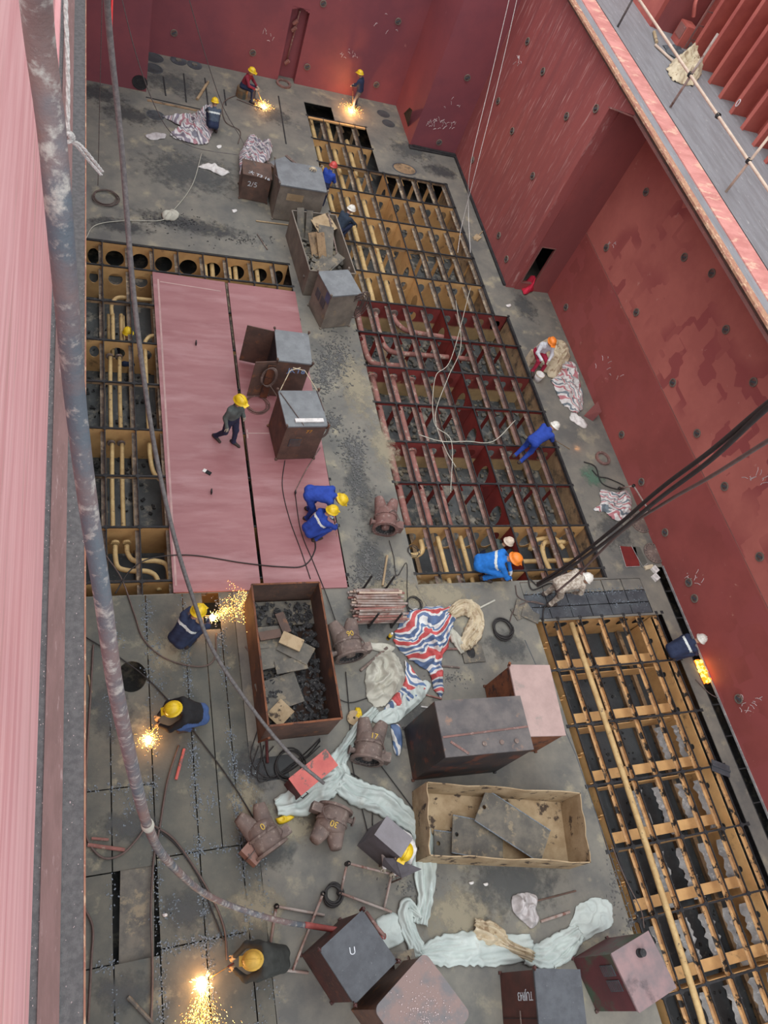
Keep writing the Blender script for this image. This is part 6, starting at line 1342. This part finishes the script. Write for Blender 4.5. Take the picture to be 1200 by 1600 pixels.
litter('metal_shavings', 'dark gravel patch by the far edge of the left opening', 'debris', [(290, 350, 50, 14), (380, 375, 60, 12), (260, 345, 30, 12)], 260, .02, .06, coal)
litter('metal_shavings', 'fine debris along the edge of the lower right opening', 'debris', [(960, 1380, 14, 50), (985, 1440, 12, 30), (700, 1060, 40, 12), (640, 1385, 40, 20)], 400, .015, .05, chip)
def seam(pts, n, wd):
    out = []
    for _ in range(n):
        k = R.randrange(len(pts)-1); t_ = R.random(); a, c = pts[k], pts[k+1]; out.append((a[0]+(c[0]-a[0])*t_+R.gauss(0, wd), a[1]+(c[1]-a[1])*t_+R.gauss(0, wd)))
    return out
b = MB()
def seamline(x, y0, y1, n, wd, ax='y'):
    for _ in range(n):
        u = R.uniform(y0, y1); 
        if noise.noise(Vector((u*2.1, x*5, 1))) < -.12 and R.random() < .8: continue
        o = R.choice((-1, 1))*abs(R.gauss(.04, wd*1.4)); p = (x+o, u) if ax == 'y' else (u, x+o); s_ = R.uniform(.008, .035)
        M = Matrix.Translation((p[0], p[1], .006)) @ Matrix.Rotation(R.uniform(0, 6.3), 4, 'Z'); b.box(-s_/2, s_/2, -s_*.35, s_*.35, -.006, R.uniform(.002, .012), M)
for x, n in ((1.26, 700), (2.06, 1500), (2.86, 1500), (.48, 400)): seamline(x, -1.5, 7.6, n, .03)
seamline(3.2, -2, 3, 260, .05)
for y, x0, x1, n in ((Y3+.08, 1.3, 2.8, 260), (Y2+.12, 1.3, 2.8, 200), (Y3, 0, .5, 70), (Y1, 0, 1.26, 100), (7.28, 11, 15, 160), (6.9, 11, 15, 160), (7.28, 11, 15, 200)): seamline(y, x0, x1, n, .03, 'x')
for (px, py) in ((245, 1010), (250, 1075), (200, 1265), (270, 1420), (180, 1000), (230, 960), (330, 1250), (390, 1210)):
    c_ = at(px, py)
    for _ in range(45):
        s_ = R.uniform(.01, .04); b.box(-s_/2, s_/2, -s_*.3, s_*.3, 0, .008, Matrix.Translation((c_.x+R.gauss(0, .08), c_.y+R.gauss(0, .14), 0)) @ Matrix.Rotation(R.uniform(0, 6.3), 4, 'Z'))
b.build('slag_flakes', slag, label='blue-grey slag flakes along the cut seams', cat='slag', kind='stuff')

GR = {'person': 'workers cutting up the hold', 'steel_cabinet': 'steel cabinets standing on the deck', 'twin_outlet_duct': 'twin-outlet duct castings', 'striped_sheet': 'striped woven sheets', 'pale_sheet': 'pale plastic sheets', 'canvas_sheet': 'canvas sheets', 'floor_cable': 'cables lying on the deck', 'cable_coil': 'coils of cable', 'loose_bar': 'loose bars and tubes on the deck', 'welding_sparks': 'showers of cutting sparks', 'cutting_torch': 'cutting torches in use', 'tank_framing': 'exposed double-bottom framing', 'scaffold_section': 'pieces of scaffold frame', 'thin_wire': 'thin wires hanging across the hold', 'cable_bundle': 'cables sweeping in from the right', 'paper_scrap': 'small pale scraps on the deck', 'flange_cover': 'round bolted cover plates', 'steel_ring': 'rusty steel rings', 'white_block': 'small white square blocks', 'steel_plate': 'big pink primed plates', 'scrap_skip': 'open scrap skips', 'metal_shavings': 'patches of metal shavings', 'cloth_scrap': 'rags on the deck', 'oil_puddle': 'oily puddles', 'yellow_strap': 'yellow straps'}
for o in C.objects:
    k = o.name.split('.')[0]
    if o.parent is None and k in GR: o['group'] = GR[k]
